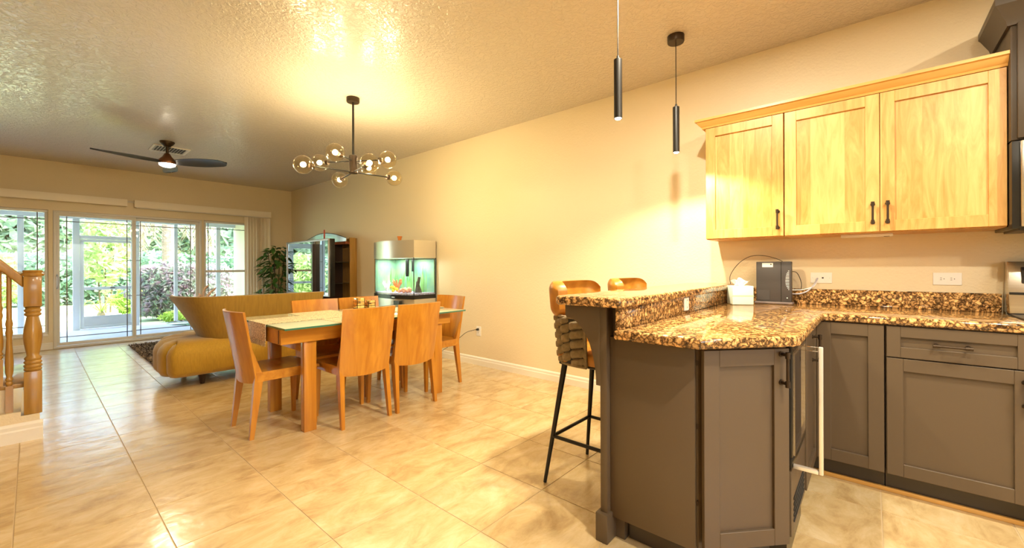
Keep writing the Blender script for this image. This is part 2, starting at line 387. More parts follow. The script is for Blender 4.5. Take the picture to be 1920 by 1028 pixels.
def cat_rom(pts, n=8):
    P = [Vector(p) for p in pts]; out = []
    for i in range(len(P) - 1):
        a = P[max(i - 1, 0)]; b = P[i]; c = P[i + 1]; d = P[min(i + 2, len(P) - 1)]
        for k in range(n):
            t = k / n
            out.append(0.5 * (2 * b + (c - a) * t + (2 * a - 5 * b + 4 * c - d) * t * t + (3 * b - a - 3 * c + d) * t ** 3))
    out.append(P[-1]); return out

# ================================================================== ROOM SHELL
XL, XR, YB, YF, H = -2.6, 3.5, -3.0, 9.05, 2.75
TX, TY, TX0, TY0 = 0.4525, 0.4492, -0.06, -0.036
floor = struct(build(MB().box(XL, XR, YB, YF + 0.15, -0.12, -0.002), 'floor', GROUT))
mb = MB().box(-TX / 2 + 0.0028, TX / 2 - 0.0028, -TY / 2 + 0.0028, TY / 2 - 0.0028, -0.006, 0.0)
t0 = None
for i in range(-3, 8):
    for j in range(-3, 21):
        cx = TX0 + (i + 0.5) * TX; cy = TY0 + (j + 0.5) * TY
        if cx + TX / 2 > XR + 0.1 or cx - TX / 2 < -1.3 or cy + TY / 2 > YF + 0.3: continue
        if i < -1 and j < 8: continue
        if t0 is None: t0 = build(mb, 'tile', TILE, floor); o = t0
        else: o = share(t0, floor)
        o.location = (cx, cy, 0)
struct(build(MB().box(XL - 0.2, XR + 0.2, YB - 0.2, YF + 0.15, H, H + 0.15), 'ceiling', CEIL))
wr = struct(build(MB().box(XR, XR + 0.15, YB, YF + 0.15, -0.12, H), 'wall_right', WALLP))
struct(build(MB().box(XL - 0.15, XL, YB, YF + 0.15, -0.12, H), 'wall_left', WALLP))
m = MB()   # wall behind the camera, with a kitchen window opening
m.box(XL, -0.6, YB - 0.15, YB, 0, H); m.box(1.4, XR, YB - 0.15, YB, 0, H); m.box(-0.6, 1.4, YB - 0.15, YB, 0, 1.0); m.box(-0.6, 1.4, YB - 0.15, YB, 2.1, H)
struct(build(m, 'wall_behind', WALLP))
m = MB()   # window wall
Y0, Y1 = YF, YF + 0.15
m.box(XL, XR, Y0, Y1, 2.035, H); m.box(XL, -1.6, Y0, Y1, 0, 2.035); m.box(-1.6, 0.15, Y0, Y1, 0, 0.215)
m.box(0.15, 0.195, Y0, Y1, 0, 2.035); m.box(1.985, 2.012, Y0, Y1, 0, 2.035); m.box(2.012, 3.0, Y0, Y1, 0, 0.24); m.box(3.0, XR, Y0, Y1, 0, 2.035)
struct(build(m, 'wall_far', WALLP))

def baseboard(name, a, b, nrm, h=0.10):
    a = Vector((*a, 0)); b = Vector((*b, 0)); n = Vector((*nrm, 0))
    prof = [(0, 0), (0.015, 0), (0.015, h * 0.6), (0.011, h * 0.68), (0.011, h * 0.86), (0.006, h * 0.95), (0, h)]
    m = MB(); vs = []
    for p in (a, b):
        for d, z in prof: vs.append(p + n * d + Vector((0, 0, z)))
    k = len(prof)
    m.add(vs, [tuple(range(k)), tuple(reversed(range(k, 2 * k)))] + [(i, (i + 1) % k, k + (i + 1) % k, k + i) for i in range(k)])
    return struct(build(m, name, WHITE))
baseboard('baseboard_right', (XR, 0.95), (XR, YF), (-1, 0))
baseboard('baseboard_far', (-2.6, YF), (0.19, YF), (0, -1))
baseboard('baseboard_far_corner', (2.0, YF), (XR, YF), (0, -1)).name = 'baseboard_far.001'

# windows and door ---------------------------------------------------
def bars(mbox, X0, X1, Z0, Z1, y0, y1, w):
    mbox.box(X0, X1, y0, y1, Z1 - w, Z1); mbox.box(X0, X1, y0, y1, Z0, Z0 + w)
    mbox.box(X0, X0 + w, y0, y1, Z0 + w, Z1 - w); mbox.box(X1 - w, X1, y0, y1, Z0 + w, Z1 - w); return mbox
def window(name, X0, X1, Z0, Z1, mz, mun_x, mun_z):
    wf = struct(build(bars(MB(), X0, X1, Z0, Z1, YF + 0.03, YF + 0.13, 0.035), name, ALU, bevel=0.003))
    build(MB().box(X0 + 0.03, X1 - 0.03, YF + 0.045, YF + 0.105, mz - 0.02, mz + 0.02), 'meeting_rail', ALU, wf, bevel=0.003)
    build(MB().box(X0 + 0.03, X1 - 0.03, YF + 0.075, YF + 0.081, mz + 0.02, Z1 - 0.03), 'pane', GLASS, wf)
    build(MB().box(X0 + 0.03, X1 - 0.03, YF + 0.060, YF + 0.066, Z0 + 0.03, mz - 0.02), 'pane', GLASS, wf)
    for x in mun_x: build(MB().box(x - 0.006, x + 0.006, YF + 0.068, YF + 0.073, Z0 + 0.035, Z1 - 0.035), 'muntin', MUNT, wf)
    for z in mun_z: build(MB().box(X0 + 0.035, X1 - 0.035, YF + 0.068, YF + 0.073, z - 0.006, z + 0.006), 'muntin', MUNT, wf)
    build(MB().box(X0 - 0.0, X1 + 0.0, YF - 0.02, YF + 0.04, Z0 - 0.022, Z0 + 0.004), 'window_sill', WHITE, wf, bevel=0.004)
    return wf
window('window_1', -1.6, 0.15, 0.217, 2.033, 1.12, (0.045, -1.4), (1.90, 0.345))
window('window_2', 2.014, 3.0, 0.242, 2.033, 1.12, (2.09, 2.9), (1.90, 0.36))
window('window_2', -99, -98, 0, 1, 0.5, (), ()) if False else None
kw = struct(build(bars(MB(), -0.6, 1.4, 1.0, 2.1, YB - 0.12, YB - 0.02, 0.05), 'window_3', ALU))
build(MB().box(-0.57, 1.37, YB - 0.07, YB - 0.064, 1.03, 2.07), 'pane', GLASS, kw)

door = struct(build(bars(MB(), 0.197, 1.983, 0.0, 2.033, YF - 0.005, YF + 0.13, 0.03), 'door_1', ALU, bevel=0.003))
def slider(X0, X1, y0, Z0, Z1, st, mx):
    f = bars(MB(), X0, X1, Z0, Z1, y0, y0 + 0.035, st)
    p = build(f, 'sliding_panel', ALU, door, bevel=0.003)
    build(MB().box(X0 + st - 0.005, X1 - st + 0.005, y0 + 0.015, y0 + 0.021, Z0 + st - 0.005, Z1 - st + 0.005), 'pane', GLASS, p)
    za, zb = Z0 + st, Z1 - st
    for x in mx: build(MB().box(x - 0.006, x + 0.006, y0 + 0.022, y0 + 0.028, za, zb), 'muntin', MUNT, p)
    for z in (za + 0.075, zb - 0.075): build(MB().box(X0 + st, X1 - st, y0 + 0.022, y0 + 0.028, z - 0.006, z + 0.006), 'muntin', MUNT, p)
    for z in (0.735, 1.307):
        build(MB().box(X0 + st, mx[0], y0 + 0.022, y0 + 0.028, z - 0.005, z + 0.005), 'muntin', MUNT, p)
        build(MB().box(mx[1], X1 - st, y0 + 0.022, y0 + 0.028, z - 0.005, z + 0.005), 'muntin', MUNT, p)
    return p
pl = slider(0.215, 1.105, YF + 0.01, 0.035, 2.005, 0.047, (0.334, 0.998))
pr = slider(1.055, 1.955, YF + 0.06, 0.035, 2.005, 0.050, (1.167, 1.835))
hd = MB(); hd.tube(cat_rom([(0.235, YF + 0.005, 0.885), (0.235, YF - 0.045, 0.895), (0.252, YF - 0.052, 0.93), (0.252, YF - 0.052, 1.04), (0.235, YF - 0.045, 1.075), (0.235, YF + 0.005, 1.085)], 4), 0.008, 8)
hd.box(0.222, 0.248, YF + 0.0, YF + 0.008, 0.87, 1.10)
build(hd, 'door_handle', SILVERP, pl, smooth=40)

# valances and blinds ------------------------------------------------
def valance(x0, x1, label):
    m = MB(); m.box(x0, x1, YF - 0.115, YF - 0.103, 2.165, 2.275); m.box(x0, x0 + 0.012, YF - 0.103, YF - 0.002, 2.165, 2.275); m.box(x1 - 0.012, x1, YF - 0.103, YF - 0.002, 2.165, 2.275)
    m.box(x0, x1, YF - 0.103, YF - 0.002, 2.262, 2.275)
    o = build(m, 'blind_valance', VAL, bevel=0.003, loc=(x0, YF - 0.1, 2.165)); return tag(o, label, 'valance', 'valances over the garden windows')
valance(-1.75, 0.99, 'long beige valance over the left window and left door panel')
v2 = valance(1.075, 3.08, 'beige valance over right door panel and right window, ending at the blinds')
tag(build(MB().tube([(0.985, YF - 0.02, 2.25), (1.08, YF - 0.02, 2.25)], 0.012, 8), 'valance_bracket', WHITE, loc=(1.03, YF - 0.02, 2.25)), 'small white bracket bridging the gap between two valances', 'bracket')
bl = thing('vertical_blind', 'stack of beige vertical blind vanes drawn open at far right', 'blind', (2.87, YF - 0.06, 2.16))
build(MB().box(1.1, 3.06, YF - 0.085, YF - 0.045, 2.155, 2.185), 'head_rail', WHITE, bl)
vane0 = build(MB().add([(2.87 - 0.008, YF - 0.1, 0.05), (2.87, YF - 0.06, 0.05), (2.87 - 0.004, YF - 0.02, 0.05), (2.87 - 0.008, YF - 0.1, 2.15), (2.87, YF - 0.06, 2.15), (2.87 - 0.004, YF - 0.02, 2.15)], [(0, 1, 4, 3), (1, 2, 5, 4)]), 'vane', BLIND, bl)
for k, x in enumerate([2.668 + 0.025 * k for k in range(13)] + [3.035]):
    share(vane0, bl, loc=(x - 2.87, 0, 0), rot=(0, 0, 0.62 + 0.34 * (k % 2)))
build(MB().tube([(3.06, YF - 0.11, 2.15), (3.06, YF - 0.11, 0.9)], 0.004, 6), 'wand', WHITE, bl)

# ================================================================== KITCHEN
def frameT(O, U, N):   # local (u, n, z) -> room ; n outward
    O = Vector(O); U = Vector(U); N = Vector(N)
    return lambda u, n, z: O + U * u + N * n + Vector((0, 0, z))
def bar_pull(parent, T, u, z0, z1=None, u1=None, mat=BRONZE, name='handle'):
    m = MB()
    if u1 is None:
        a = T(u, 0.032, z0 - 0.012); b = T(u, 0.032, z1 + 0.012); m.tube([a, b], 0.0055, 8)
        for z in (z0, z1):
            m.tube([T(u, 0.0, z), T(u, 0.034, z)], 0.006, 8); m.tube([T(u, 0.0, z), T(u, 0.004, z)], 0.011, 10)
            m.tube([T(u, 0.032, z - 0.012), T(u, 0.032, z + 0.012)], 0.0085, 8)
    else:
        m.tube([T(u - 0.012, 0.032, z0), T(u1 + 0.012, 0.032, z0)], 0.0055, 8)
        for uu in (u, u1):
            m.tube([T(uu, 0.0, z0), T(uu, 0.034, z0)], 0.006, 8); m.tube([T(uu, 0, z0), T(uu, 0.004, z0)], 0.011, 10)
            m.tube([T(uu - 0.012, 0.032, z0), T(uu + 0.012, 0.032, z0)], 0.0085, 8)
    return build(m, name, mat, parent, smooth=50)
def shaker(parent, name, T, u0, u1, z0, z1, mat, rail=0.062, th=0.02, matp=None):
    """frame of two stiles and two rails with a recessed panel; n = 0 is the carcass face"""
    m = MB(T); g = 0.0
    m.box(u0, u0 + rail, 0.001, th, z0, z1); m.box(u1 - rail, u1, 0.001, th, z0, z1)
    m.box(u0 + rail + g, u1 - rail - g, 0.001, th, z1 - rail, z1); m.box(u0 + rail + g, u1 - rail - g, 0.001, th, z0, z0 + rail)
    d = build(m, name, mat, parent, bevel=0.0015, seg=1)
    p = MB(T); p.box(u0 + rail - 0.004, u1 - rail + 0.004, 0.001, th - 0.012, z0 + rail - 0.004, z1 - rail + 0.004)
    build(p, 'panel', matp or mat, d)
    return d

# peninsula ----------------------------------------------------------
A = Vector((1.628, 0.490, 0)); B = Vector((1.893, 0.248, 0))
pen = thing('peninsula_cabinet', 'taupe peninsula base cabinet with angled corner door under granite top', 'cabinet', (1.75, 0.5, 0))
YP = 0.243
body = MB().prism([(1.646, 0.495), (1.895, 0.262), (1.925, 0.252), (1.925, 0.795), (1.646, 0.795)], 0.11, 0.873)
build(body, 'body', TAUPE, pen)
build(MB().box(2.372, 2.862, 0.252, 0.795, 0.11, 0.873), 'body', TAUPE, pen)
build(MB().box(1.628, 1.645, 0.502, 0.851, 0.100, 0.873), 'end_panel', TAUPE, pen, bevel=0.002)
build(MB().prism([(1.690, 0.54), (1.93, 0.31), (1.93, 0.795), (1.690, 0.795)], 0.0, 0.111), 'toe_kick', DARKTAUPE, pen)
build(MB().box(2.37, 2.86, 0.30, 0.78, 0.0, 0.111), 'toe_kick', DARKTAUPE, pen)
U = (B - A).normalized(); Nn = Vector((U.y, -U.x, 0)); Lc = (B - A).length
Tc = frameT(A, U, Nn)
cd = shaker(pen, 'corner_door', Tc, 0.012, Lc - 0.002, 0.118, 0.862, TAUPE, rail=0.062)
bar_pull(cd, frameT(A + Nn * 0.02, U, Nn), Lc - 0.035, 0.735, 0.842)
for z in (0.27, 0.56, 0.80): build(MB().box(1.640, 1.645, 0.495, 0.500, z, z + 0.018), 'hinge', BRONZE, pen)
Tk = frameT((1.9, YP + 0.006, 0), (1, 0, 0), (0, -1, 0))
d2 = shaker(pen, 'aisle_door', Tk, 0.475, 0.955, 0.118, 0.862, TAUPE)
bar_pull(d2, frameT((1.9, YP - 0.014, 0), (1, 0, 0), (0, -1, 0)), 0.735, 0.69, 0.81)

wc = thing('wine_cooler', 'undercounter cooler with dark glass door and tall steel bar handle', 'cooler', (2.15, 0.5, 0))
build(MB().box(1.932, 2.366, 0.252, 0.78, 0.0, 0.868), 'cabinet', BLACKP, wc)
fr = MB(); 
def barsxz(m, x0, x1, z0, z1, y0, y1, w):
    m.box(x0, x1, y0, y1, z1 - w, z1); m.box(x0, x1, y0, y1, z0, z0 + w); m.box(x0, x0 + w, y0, y1, z0 + w, z1 - w); m.box(x1 - w, x1, y0, y1, z0 + w, z1 - w); return m
dr = build(barsxz(MB(), 1.934, 2.364, 0.385, 0.868, 0.232, 0.251, 0.04), 'door', BLACKP, wc, bevel=0.002)
build(MB().box(1.975, 2.323, 0.236, 0.248, 0.425, 0.828), 'door_glass', DGLASS, dr)
tr_ = barsxz(MB(), 1.972, 2.326, 0.422, 0.831, 0.228, 0.237, 0.010); build(tr_, 'steel_trim', STEEL, dr)
hm = MB().box(1.938, 1.954, 0.136, 0.150, 0.385, 0.868); hm.box(1.936, 1.956, 0.151, 0.231, 0.385, 0.400)
hnd = build(hm, 'handle', M('polished_silver', (0.86, 0.84, 0.80), rough=0.3, metal=0.6), dr, bevel=0.003)
build(MB().box(1.938, 1.954, 0.151, 0.231, 0.850, 0.866), 'clear_bracket', clear_glass('acrylic', (0.95, 0.93, 0.90), 1.5, 1.5), hnd)
lw = build(MB().box(1.934, 2.364, 0.236, 0.25, 0.115, 0.37), 'lower_panel', TAUPE, wc, bevel=0.002)
g = MB()
for k in range(5): g.box(1.99, 2.31, 0.232, 0.237, 0.15 + k * 0.022, 0.158 + k * 0.022)
build(g, 'vent_slots', HOLE, lw)

# breakfast bar wall -------------------------------------------------
bw = thing('bar_support', 'taupe half wall behind the peninsula carrying the raised granite bar', 'half wall', (2.5, 0.85, 0))
build(MB().box(1.661, 3.495, 0.802, 0.884, 0.0, 1.003), 'wall_core', TAUPE, bw)
build(MB().box(1.600, 1.660, 0.852, 0.884, 0.0, 1.003), 'end_post', TAUPE, bw, bevel=0.002)
build(MB().box(1.580, 1.672, 0.842, 0.898, 0.0, 0.122), 'post_foot', TAUPE, bw, bevel=0.003)
cb = [(0.884, 1.003), (0.884, 0.66), (0.897, 0.66)]
for k in range(0, 13):
    a = PI / 2 * k / 12; cb.append((0.905 + 0.150 * (1 - math.cos(a)), 0.66 + 0.285 * math.sin(a)))
cb += [(1.063, 0.955), (1.063, 1.003)]
m = MB(lambda x, y, z: (1.601 + z, x, y)); m.prism(cb, 0, 0.032)
build(m, 'corbel', TAUPE, bw, bevel=0.002)
m = MB(lambda x, y, z: (2.95 + z, x, y)); m.prism(cb, 0, 0.032); build(m, 'corbel', TAUPE, bw, bevel=0.002)

# granite ------------------------------------------------------------
def rounded_slab(poly, z0, z1, r=0.012):
    return MB().prism(poly, z0, z1)
ct = thing('kitchen_countertop', 'brown speckled granite worktop turning from the peninsula along the kitchen wall', 'countertop', (2.4, 0.5, 0.875))
CP = [(1.556, 0.800), (1.556, 0.462), (1.576, 0.446), (1.842, 0.208), (1.864, 0.198), (2.815, 0.198), (2.832, 0.185), (2.832, -0.548), (3.497, -0.548), (3.497, 0.800)]
build(MB().prism(CP, 0.875, 0.915), 'slab', GRAN, ct, bevel=0.012, seg=3)
build(MB().box(1.580, 3.497, 0.781, 0.801, 0.915, 1.004), 'bar_backsplash', GRAN, ct, bevel=0.002)
build(MB().box(3.478, 3.498, -0.545, 0.779, 0.915, 1.018), 'wall_backsplash', GRAN, ct, bevel=0.002)
bt = tag(build(MB().prism([(1.545, 1.060), (1.545, 0.790), (1.552, 0.768), (1.578, 0.760), (3.498, 0.760), (3.498, 1.09), (1.578, 1.09), (1.552, 1.082)], 1.005, 1.045), 'raised_counter', GRAN, bevel=0.012, seg=3, loc=(2.5, 0.92, 1.005)), 'raised brown granite bar top in front of two stools', 'countertop')

def wall_plate(name, label, T, w, h, kind):
    t = thing(name, label, 'outlet', tuple(T(0, 0, 0)))
    m = MB(T); m.box(-w / 2, w / 2, 0.0, 0.006, -h / 2, h / 2)
    build(m, 'cover_plate', PLASTW, t, bevel=0.0015, seg=1)
    def rec(*bx): d = MB(T); d.box(*bx); return build(d, 'receptacle', PLASTW, t)
    def slot(par, *bx): d = MB(T); d.box(*bx); return build(d, 'slot', HOLE, par)
    if kind == 'duplex_h':
        for c in (-0.021, 0.021):
            p = rec(c - 0.016, c + 0.016, 0.006, 0.0085, -0.015, 0.015)
            slot(p, c - 0.008, c - 0.001, 0.0085, 0.009, 0.004, 0.0065); slot(p, c - 0.008, c - 0.001, 0.0085, 0.009, -0.0065, -0.004); slot(p, c + 0.006, c + 0.010, 0.0085, 0.009, -0.002, 0.002)
    elif kind == 'duplex_v':
        for c in (-0.02, 0.02):
            p = rec(-0.015, 0.015, 0.006, 0.0085, c - 0.015, c + 0.015)
            slot(p, -0.0065, -0.004, 0.0085, 0.009, c - 0.002, c + 0.006); slot(p, 0.004, 0.0065, 0.0085, 0.009, c - 0.002, c + 0.006)
    else:
        p = rec(-0.03, -0.012, 0.006, 0.009, -0.008, 0.008); slot(p, 0.004, 0.014, 0.0065, 0.0075, -0.005, 0.005)
        for c in (-0.046, 0.046):
            d = MB(T); d.box(c - 0.001, c + 0.001, 0.006, 0.0068, -0.001, 0.001); build(d, 'screw', HOLE, t)
    return t
TW = lambda y, z: frameT((XR, y, z), (0, -1, 0), (-1, 0, 0))
wall_plate('wall_outlet', 'white double outlet plate on the kitchen wall beside the range', TW(-0.338, 1.096), 0.118, 0.072, 'duplex_h')
wall_plate('phone_jack', 'white jack plate with cable plugged in, right of the modem', TW(0.254, 1.094), 0.118, 0.072, 'jack')
wall_plate('wall_outlet', 'white outlet low on the dining wall with black cord plugged in', TW(3.555, 0.408), 0.075, 0.115, 'duplex_v')
wall_plate('wall_outlet', 'white outlet set in the granite splash below the raised bar', frameT((2.385, 0.781, 0.965), (1, 0, 0), (0, -1, 0)), 0.07, 0.07, 'duplex_v')

# base cabinets along the kitchen wall -------------------------------
XF = 2.862
Tb = frameT((XF, 0.0, 0), (0, -1, 0), (-1, 0, 0))    # u = -y
b1 = thing('corner_base_cabinet', 'narrow taupe base cabinet in the corner next to the peninsula', 'cabinet', (3.1, 0.07, 0))
build(MB().box(XF, 3.49, -0.052, 0.235, 0.11, 0.873), 'body', TAUPE, b1)
shaker(b1, 'door', Tb, -0.228, 0.050, 0.118, 0.868, TAUPE)
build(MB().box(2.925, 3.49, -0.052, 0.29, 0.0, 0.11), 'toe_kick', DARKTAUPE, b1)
b2 = thing('drawer_base_cabinet', 'wide taupe base cabinet with one drawer above a door', 'cabinet', (3.1, -0.3, 0))
build(MB().box(XF, 3.49, -0.546, -0.056, 0.11, 0.873), 'body', TAUPE, b2)
dw = shaker(b2, 'drawer', Tb, 0.060, 0.542, 0.714, 0.868, TAUPE, rail=0.052)
T2 = frameT((XF - 0.02, 0.0, 0), (0, -1, 0), (-1, 0, 0))
bar_pull(dw, T2, 0.236, 0.790, u1=0.342)
dd = shaker(b2, 'door', Tb, 0.060, 0.542, 0.118, 0.708, TAUPE)
bar_pull(dd, T2, 0.511, 0.555, 0.660)
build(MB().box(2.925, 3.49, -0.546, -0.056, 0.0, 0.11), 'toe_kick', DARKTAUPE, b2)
struct(build(MB().box(2.905, 2.925, -0.546, 0.30, 0.0, 0.022), 'trim_1', CROWN, bevel=0.004))

rg = thing('kitchen_range', 'stainless range with upright control panel at the right edge', 'stove', (3.15, -0.93, 0))
build(MB().box(2.83, 3.46, -1.31, -0.553, 0.02, 0.905), 'body', STEEL, rg, bevel=0.004)
build(MB().box(2.82, 3.40, -1.31, -0.553, 0.905, 0.918), 'cooktop', BLACKP, rg, bevel=0.004)
bgm = MB().hexa([(3.37, -1.31, 0.918), (3.49, -1.31, 0.918), (3.49, -0.553, 0.918), (3.37, -0.553, 0.918)], [(3.43, -1.31, 1.195), (3.49, -1.31, 1.195), (3.49, -0.553, 1.195), (3.43, -0.553, 1.195)])
bgp = build(bgm, 'back_panel', STEEL, rg, bevel=0.006)
build(MB().box(3.385, 3.40, -1.31, -0.556, 1.02, 1.032), 'seam', BLACKP, bgp)
build(MB().hexa([(3.396, -1.2, 1.08), (3.43, -1.2, 1.08), (3.43, -0.600, 1.08), (3.396, -0.600, 1.08)], [(3.414, -1.2, 1.165), (3.45, -1.2, 1.165), (3.45, -0.600, 1.165), (3.414, -0.600, 1.165)]), 'display', DGLASS, bgp, bevel=0.004)
build(MB().box(2.79, 2.812, -1.25, -0.6, 0.72, 0.742), 'oven_handle', STEEL, rg, bevel=0.006)

# wall cabinets ------------------------------------------------------
XC = 3.20
Tw = frameT((XC, 0.0, 0), (0, -1, 0), (-1, 0, 0))
T3 = frameT((XC - 0.02, 0.0, 0), (0, -1, 0), (-1, 0, 0))
w1 = thing('wall_cabinet', 'single door maple wall cabinet, nearest the dining room', 'cabinet', (3.35, 0.66, 1.367), 'maple wall cabinets')
build(MB().box(XC, 3.495, 0.424, 0.900, 1.367, 2.175), 'body', MAPLE, w1, bevel=0.001, seg=1)
d = shaker(w1, 'door', Tw, -0.898, -0.426, 1.372, 2.165, MAPLE, matp=MAPLEP)
bar_pull(d, T3, -0.456, 1.425, 1.53)
w2 = thing('wall_cabinet', 'double door maple wall cabinet, nearest the microwave', 'cabinet', (3.35, -0.05, 1.367), 'maple wall cabinets')
build(MB().box(XC, 3.495, -0.518, 0.421, 1.367, 2.175), 'body', MAPLE, w2, bevel=0.001, seg=1)
d = shaker(w2, 'door', Tw, -0.419, 0.040, 1.372, 2.165, MAPLE, matp=MAPLEP)
bar_pull(d, T3, 0.010, 1.425, 1.53)
d = shaker(w2, 'door', Tw, 0.043, 0.517, 1.372, 2.165, MAPLE, matp=MAPLEP)
bar_pull(d, T3, 0.074, 1.425, 1.53)
prof = [(0.0, 2.168), (0.022, 2.168), (0.026, 2.180), (0.034, 2.186), (0.052, 2.212), (0.062, 2.216), (0.062, 2.232), (0.0, 2.232)]
def crown(prof, y0, y1, x0, mat, name, ret=True):
    m = MB(); k = len(prof); vs = []
    for i, (d, z) in enumerate(prof): vs.append((x0 - d, y0 , z))
    for i, (d, z) in enumerate(prof): vs.append((x0 - d, y1 + (d if ret else 0), z))
    if ret:
        for i, (d, z) in enumerate(prof): vs.append((3.496, y1 + d, z))
    f = [tuple(range(k))]
    for s in range(2 if ret else 1):
        for i in range(k): f.append((s * k + i, s * k + (i + 1) % k, (s + 1) * k + (i + 1) % k, (s + 1) * k + i))
    return m.add(vs, f)
tag(build(crown(prof, -0.520, 0.900, XC - 0.0, CROWN, 'c'), 'crown_molding', CROWN, loc=(3.2, 0.2, 2.17), smooth=25), 'golden maple crown along the top of the wall cabinets', 'molding')
ul = thing('under_cabinet_light', 'slim white light bar under the maple wall cabinets', 'light', (3.33, 0.02, 1.36))
build(MB().box(3.30, 3.36, -0.10, 0.14, 1.350, 1.366), 'housing', PLASTW, ul, bevel=0.002)
build(MB().box(3.302, 3.310, -0.085, -0.06, 1.348, 1.3505), 'switch', BLACKP, ul)

TALLTAUPE = M('tall_cabinet_lacquer', (0.058, 0.042, 0.028), rough=0.42)
tc_ = thing('tall_upper_cabinet', 'dark taupe upper cabinet with crown above the microwave', 'cabinet', (3.3, -0.9, 1.78))
build(MB().box(3.135, 3.495, -1.29, -0.521, 1.785, 2.36), 'body', TALLTAUPE, tc_, bevel=0.002)
build(MB().box(3.112, 3.134, -1.29, -0.540, 1.79, 2.35), 'door', TALLTAUPE, tc_, bevel=0.003)
p2 = [(0.0, 2.345), (0.012, 2.345), (0.018, 2.37), (0.05, 2.43), (0.058, 2.44), (0.058, 2.475), (0.0, 2.475)]
build(crown(p2, -1.29, -0.521, 3.135, TALLTAUPE, 'c'), 'crown', TALLTAUPE, tc_, smooth=25)
mw = thing('microwave', 'over the range microwave with steel front at right edge', 'microwave', (3.3, -0.9, 1.34))
build(MB().box(3.12, 3.49, -1.288, -0.521, 1.352, 1.778), 'body', BLACKP, mw, bevel=0.003)
build(MB().box(3.085, 3.119, -1.288, -0.545, 1.36, 1.772), 'door', STEEL, mw, bevel=0.004)
g = MB()
for k in range(8): g.box(3.13, 3.44, -1.2 + k * 0.085, -1.14 + k * 0.085, 1.343, 1.352)
build(g, 'vent_grille', DARKTAUPE, mw)

# worktop objects ----------------------------------------------------
tb = thing('tissue_box', 'pale mint tissue box on the worktop with tissue pulled up', 'tissue box', (3.225, 0.715, 0.915))
fx = Vector((0.53, -0.848, 0)); fn = Vector((-0.848, -0.53, 0))
Tt = lambda u, n, z: Vector((3.140, 0.652, 0.9155)) + fx * u + fn * n + Vector((0, 0, z))
MINT = M('mint_card', (0.72, 0.76, 0.62), (0.52, 0.70, 0.68), scale=4, stretch=(0.2, 0.2, 3), rough=0.5)
m = MB(Tt); m.box(-0.066, 0.066, -0.108, 0.0, 0, 0.125); build(m, 'carton', MINT, tb, bevel=0.002)
m = MB(Tt); m.box(-0.068, 0.068, 0.0, 0.0012, 0.055, 0.062); build(m, 'printed_band', M('band_green', (0.35, 0.5, 0.3), rough=0.6), tb)
m = MB(Tt)
def tiss(u, v):
    x = (u - 0.5) * 0.10 * (0.35 + 0.9 * v); y = -0.055 + 0.018 * math.sin(u * 9) * (0.4 + v); z = 0.122 + 0.055 * v - 0.02 * v * abs(u - 0.45) * 2 + 0.008 * math.sin(u * 14)
    return (x, y, z)
m.grid(tiss, 14, 6)
m.grid(lambda u, v: ((u - 0.5) * 0.07 - 0.01 + 0.025 * v, -0.055 + 0.02 * v + 0.012 * math.sin(u * 11 + 1), 0.122 + 0.052 * v - 0.03 * v * v * u), 10, 5)
build(m, 'tissue', M('tissue_paper', (0.92, 0.90, 0.88), rough=0.9), tb, smooth=60)

md = thing('modem', 'charcoal upright modem with indicator lights on the worktop', 'modem', (3.37, 0.51, 0.915))
build(MB().box(3.345, 3.402, 0.405, 0.612, 0.928, 1.206), 'case', MODEMG, md, bevel=0.004)
build(MB().box(3.33, 3.415, 0.396, 0.620, 0.9155, 0.929), 'base', M('modem_foot', (0.16, 0.12, 0.11), rough=0.4), md, bevel=0.003)
build(MB().box(3.3435, 3.3455, 0.461, 0.464, 0.93, 1.204), 'seam', BLACKP, md)
st = build(MB().box(3.3437, 3.3453, 0.510, 0.575, 1.168, 1.196), 'sticker', PLASTW, md, label='white rating sticker')
build(MB().sphere((3.3436, 0.522, 1.186), 0.005, 8, 4, (0.1, 1, 1)), 'emblem', MODEMG, st)
build(MB().box(3.3437, 3.3453, 0.53, 0.605, 0.94, 1.008), 'embossed_panel', MODEMG, md)
LED = M('led_mark', (0.75, 0.78, 0.80), rough=0.4)
led = None
for k in range(13):
    z = 1.140 - k * 0.0105; w = [0.006, 0.012, 0.016, 0.018, 0.020, 0.021, 0.022, 0.022, 0.021, 0.020, 0.016, 0.011, 0.006][k]
    build(MB().box(3.3438, 3.3453, 0.416 , 0.416 + w, z, z + 0.003), 'indicator', LED, md)
build(MB().sphere((3.3436, 0.428, 0.958), 0.004, 8, 4, (0.3, 1, 1)), 'button', LED, md)
cbl = MB(); cbl.tube(cat_rom([(3.47, 0.80, 1.02), (3.455, 0.805, 1.10), (3.45, 0.75, 1.19), (3.44, 0.67, 1.245), (3.43, 0.58, 1.25), (3.42, 0.49, 1.222), (3.41, 0.45, 1.19), (3.405, 0.45, 1.15)], 8), 0.0022, 6)
tag(build(cbl, 'thin_cable', M('cable_dark', (0.05, 0.035, 0.02), rough=0.5), smooth=60, loc=(3.44, 0.6, 1.02)), 'thin dark cable looping over the modem down behind the bar', 'cable')
cb2 = MB(); cb2.tube(cat_rom([(3.40, 0.43, 1.135), (3.43, 0.385, 1.13), (3.45, 0.36, 1.06), (3.465, 0.365, 1.0)], 8), 0.0022, 6)
tag(build(cb2, 'thin_cable', BLACKP, smooth=60, loc=(3.43, 0.38, 1.02)), 'short dark cable bowing out at the right of the modem', 'cable')
cb3 = MB(); cb3.tube(cat_rom([(3.40, 0.42, 0.985), (3.42, 0.37, 0.985), (3.45, 0.325, 1.005), (3.465, 0.29, 1.05), (3.492, 0.273, 1.092)], 8), 0.0045, 6)
tag(build(cb3, 'data_cable', M('cable_grey', (0.45, 0.44, 0.50), rough=0.4), smooth=60, loc=(3.45, 0.33, 1.0)), 'grey data cable from the modem up to the jack plate', 'cable')
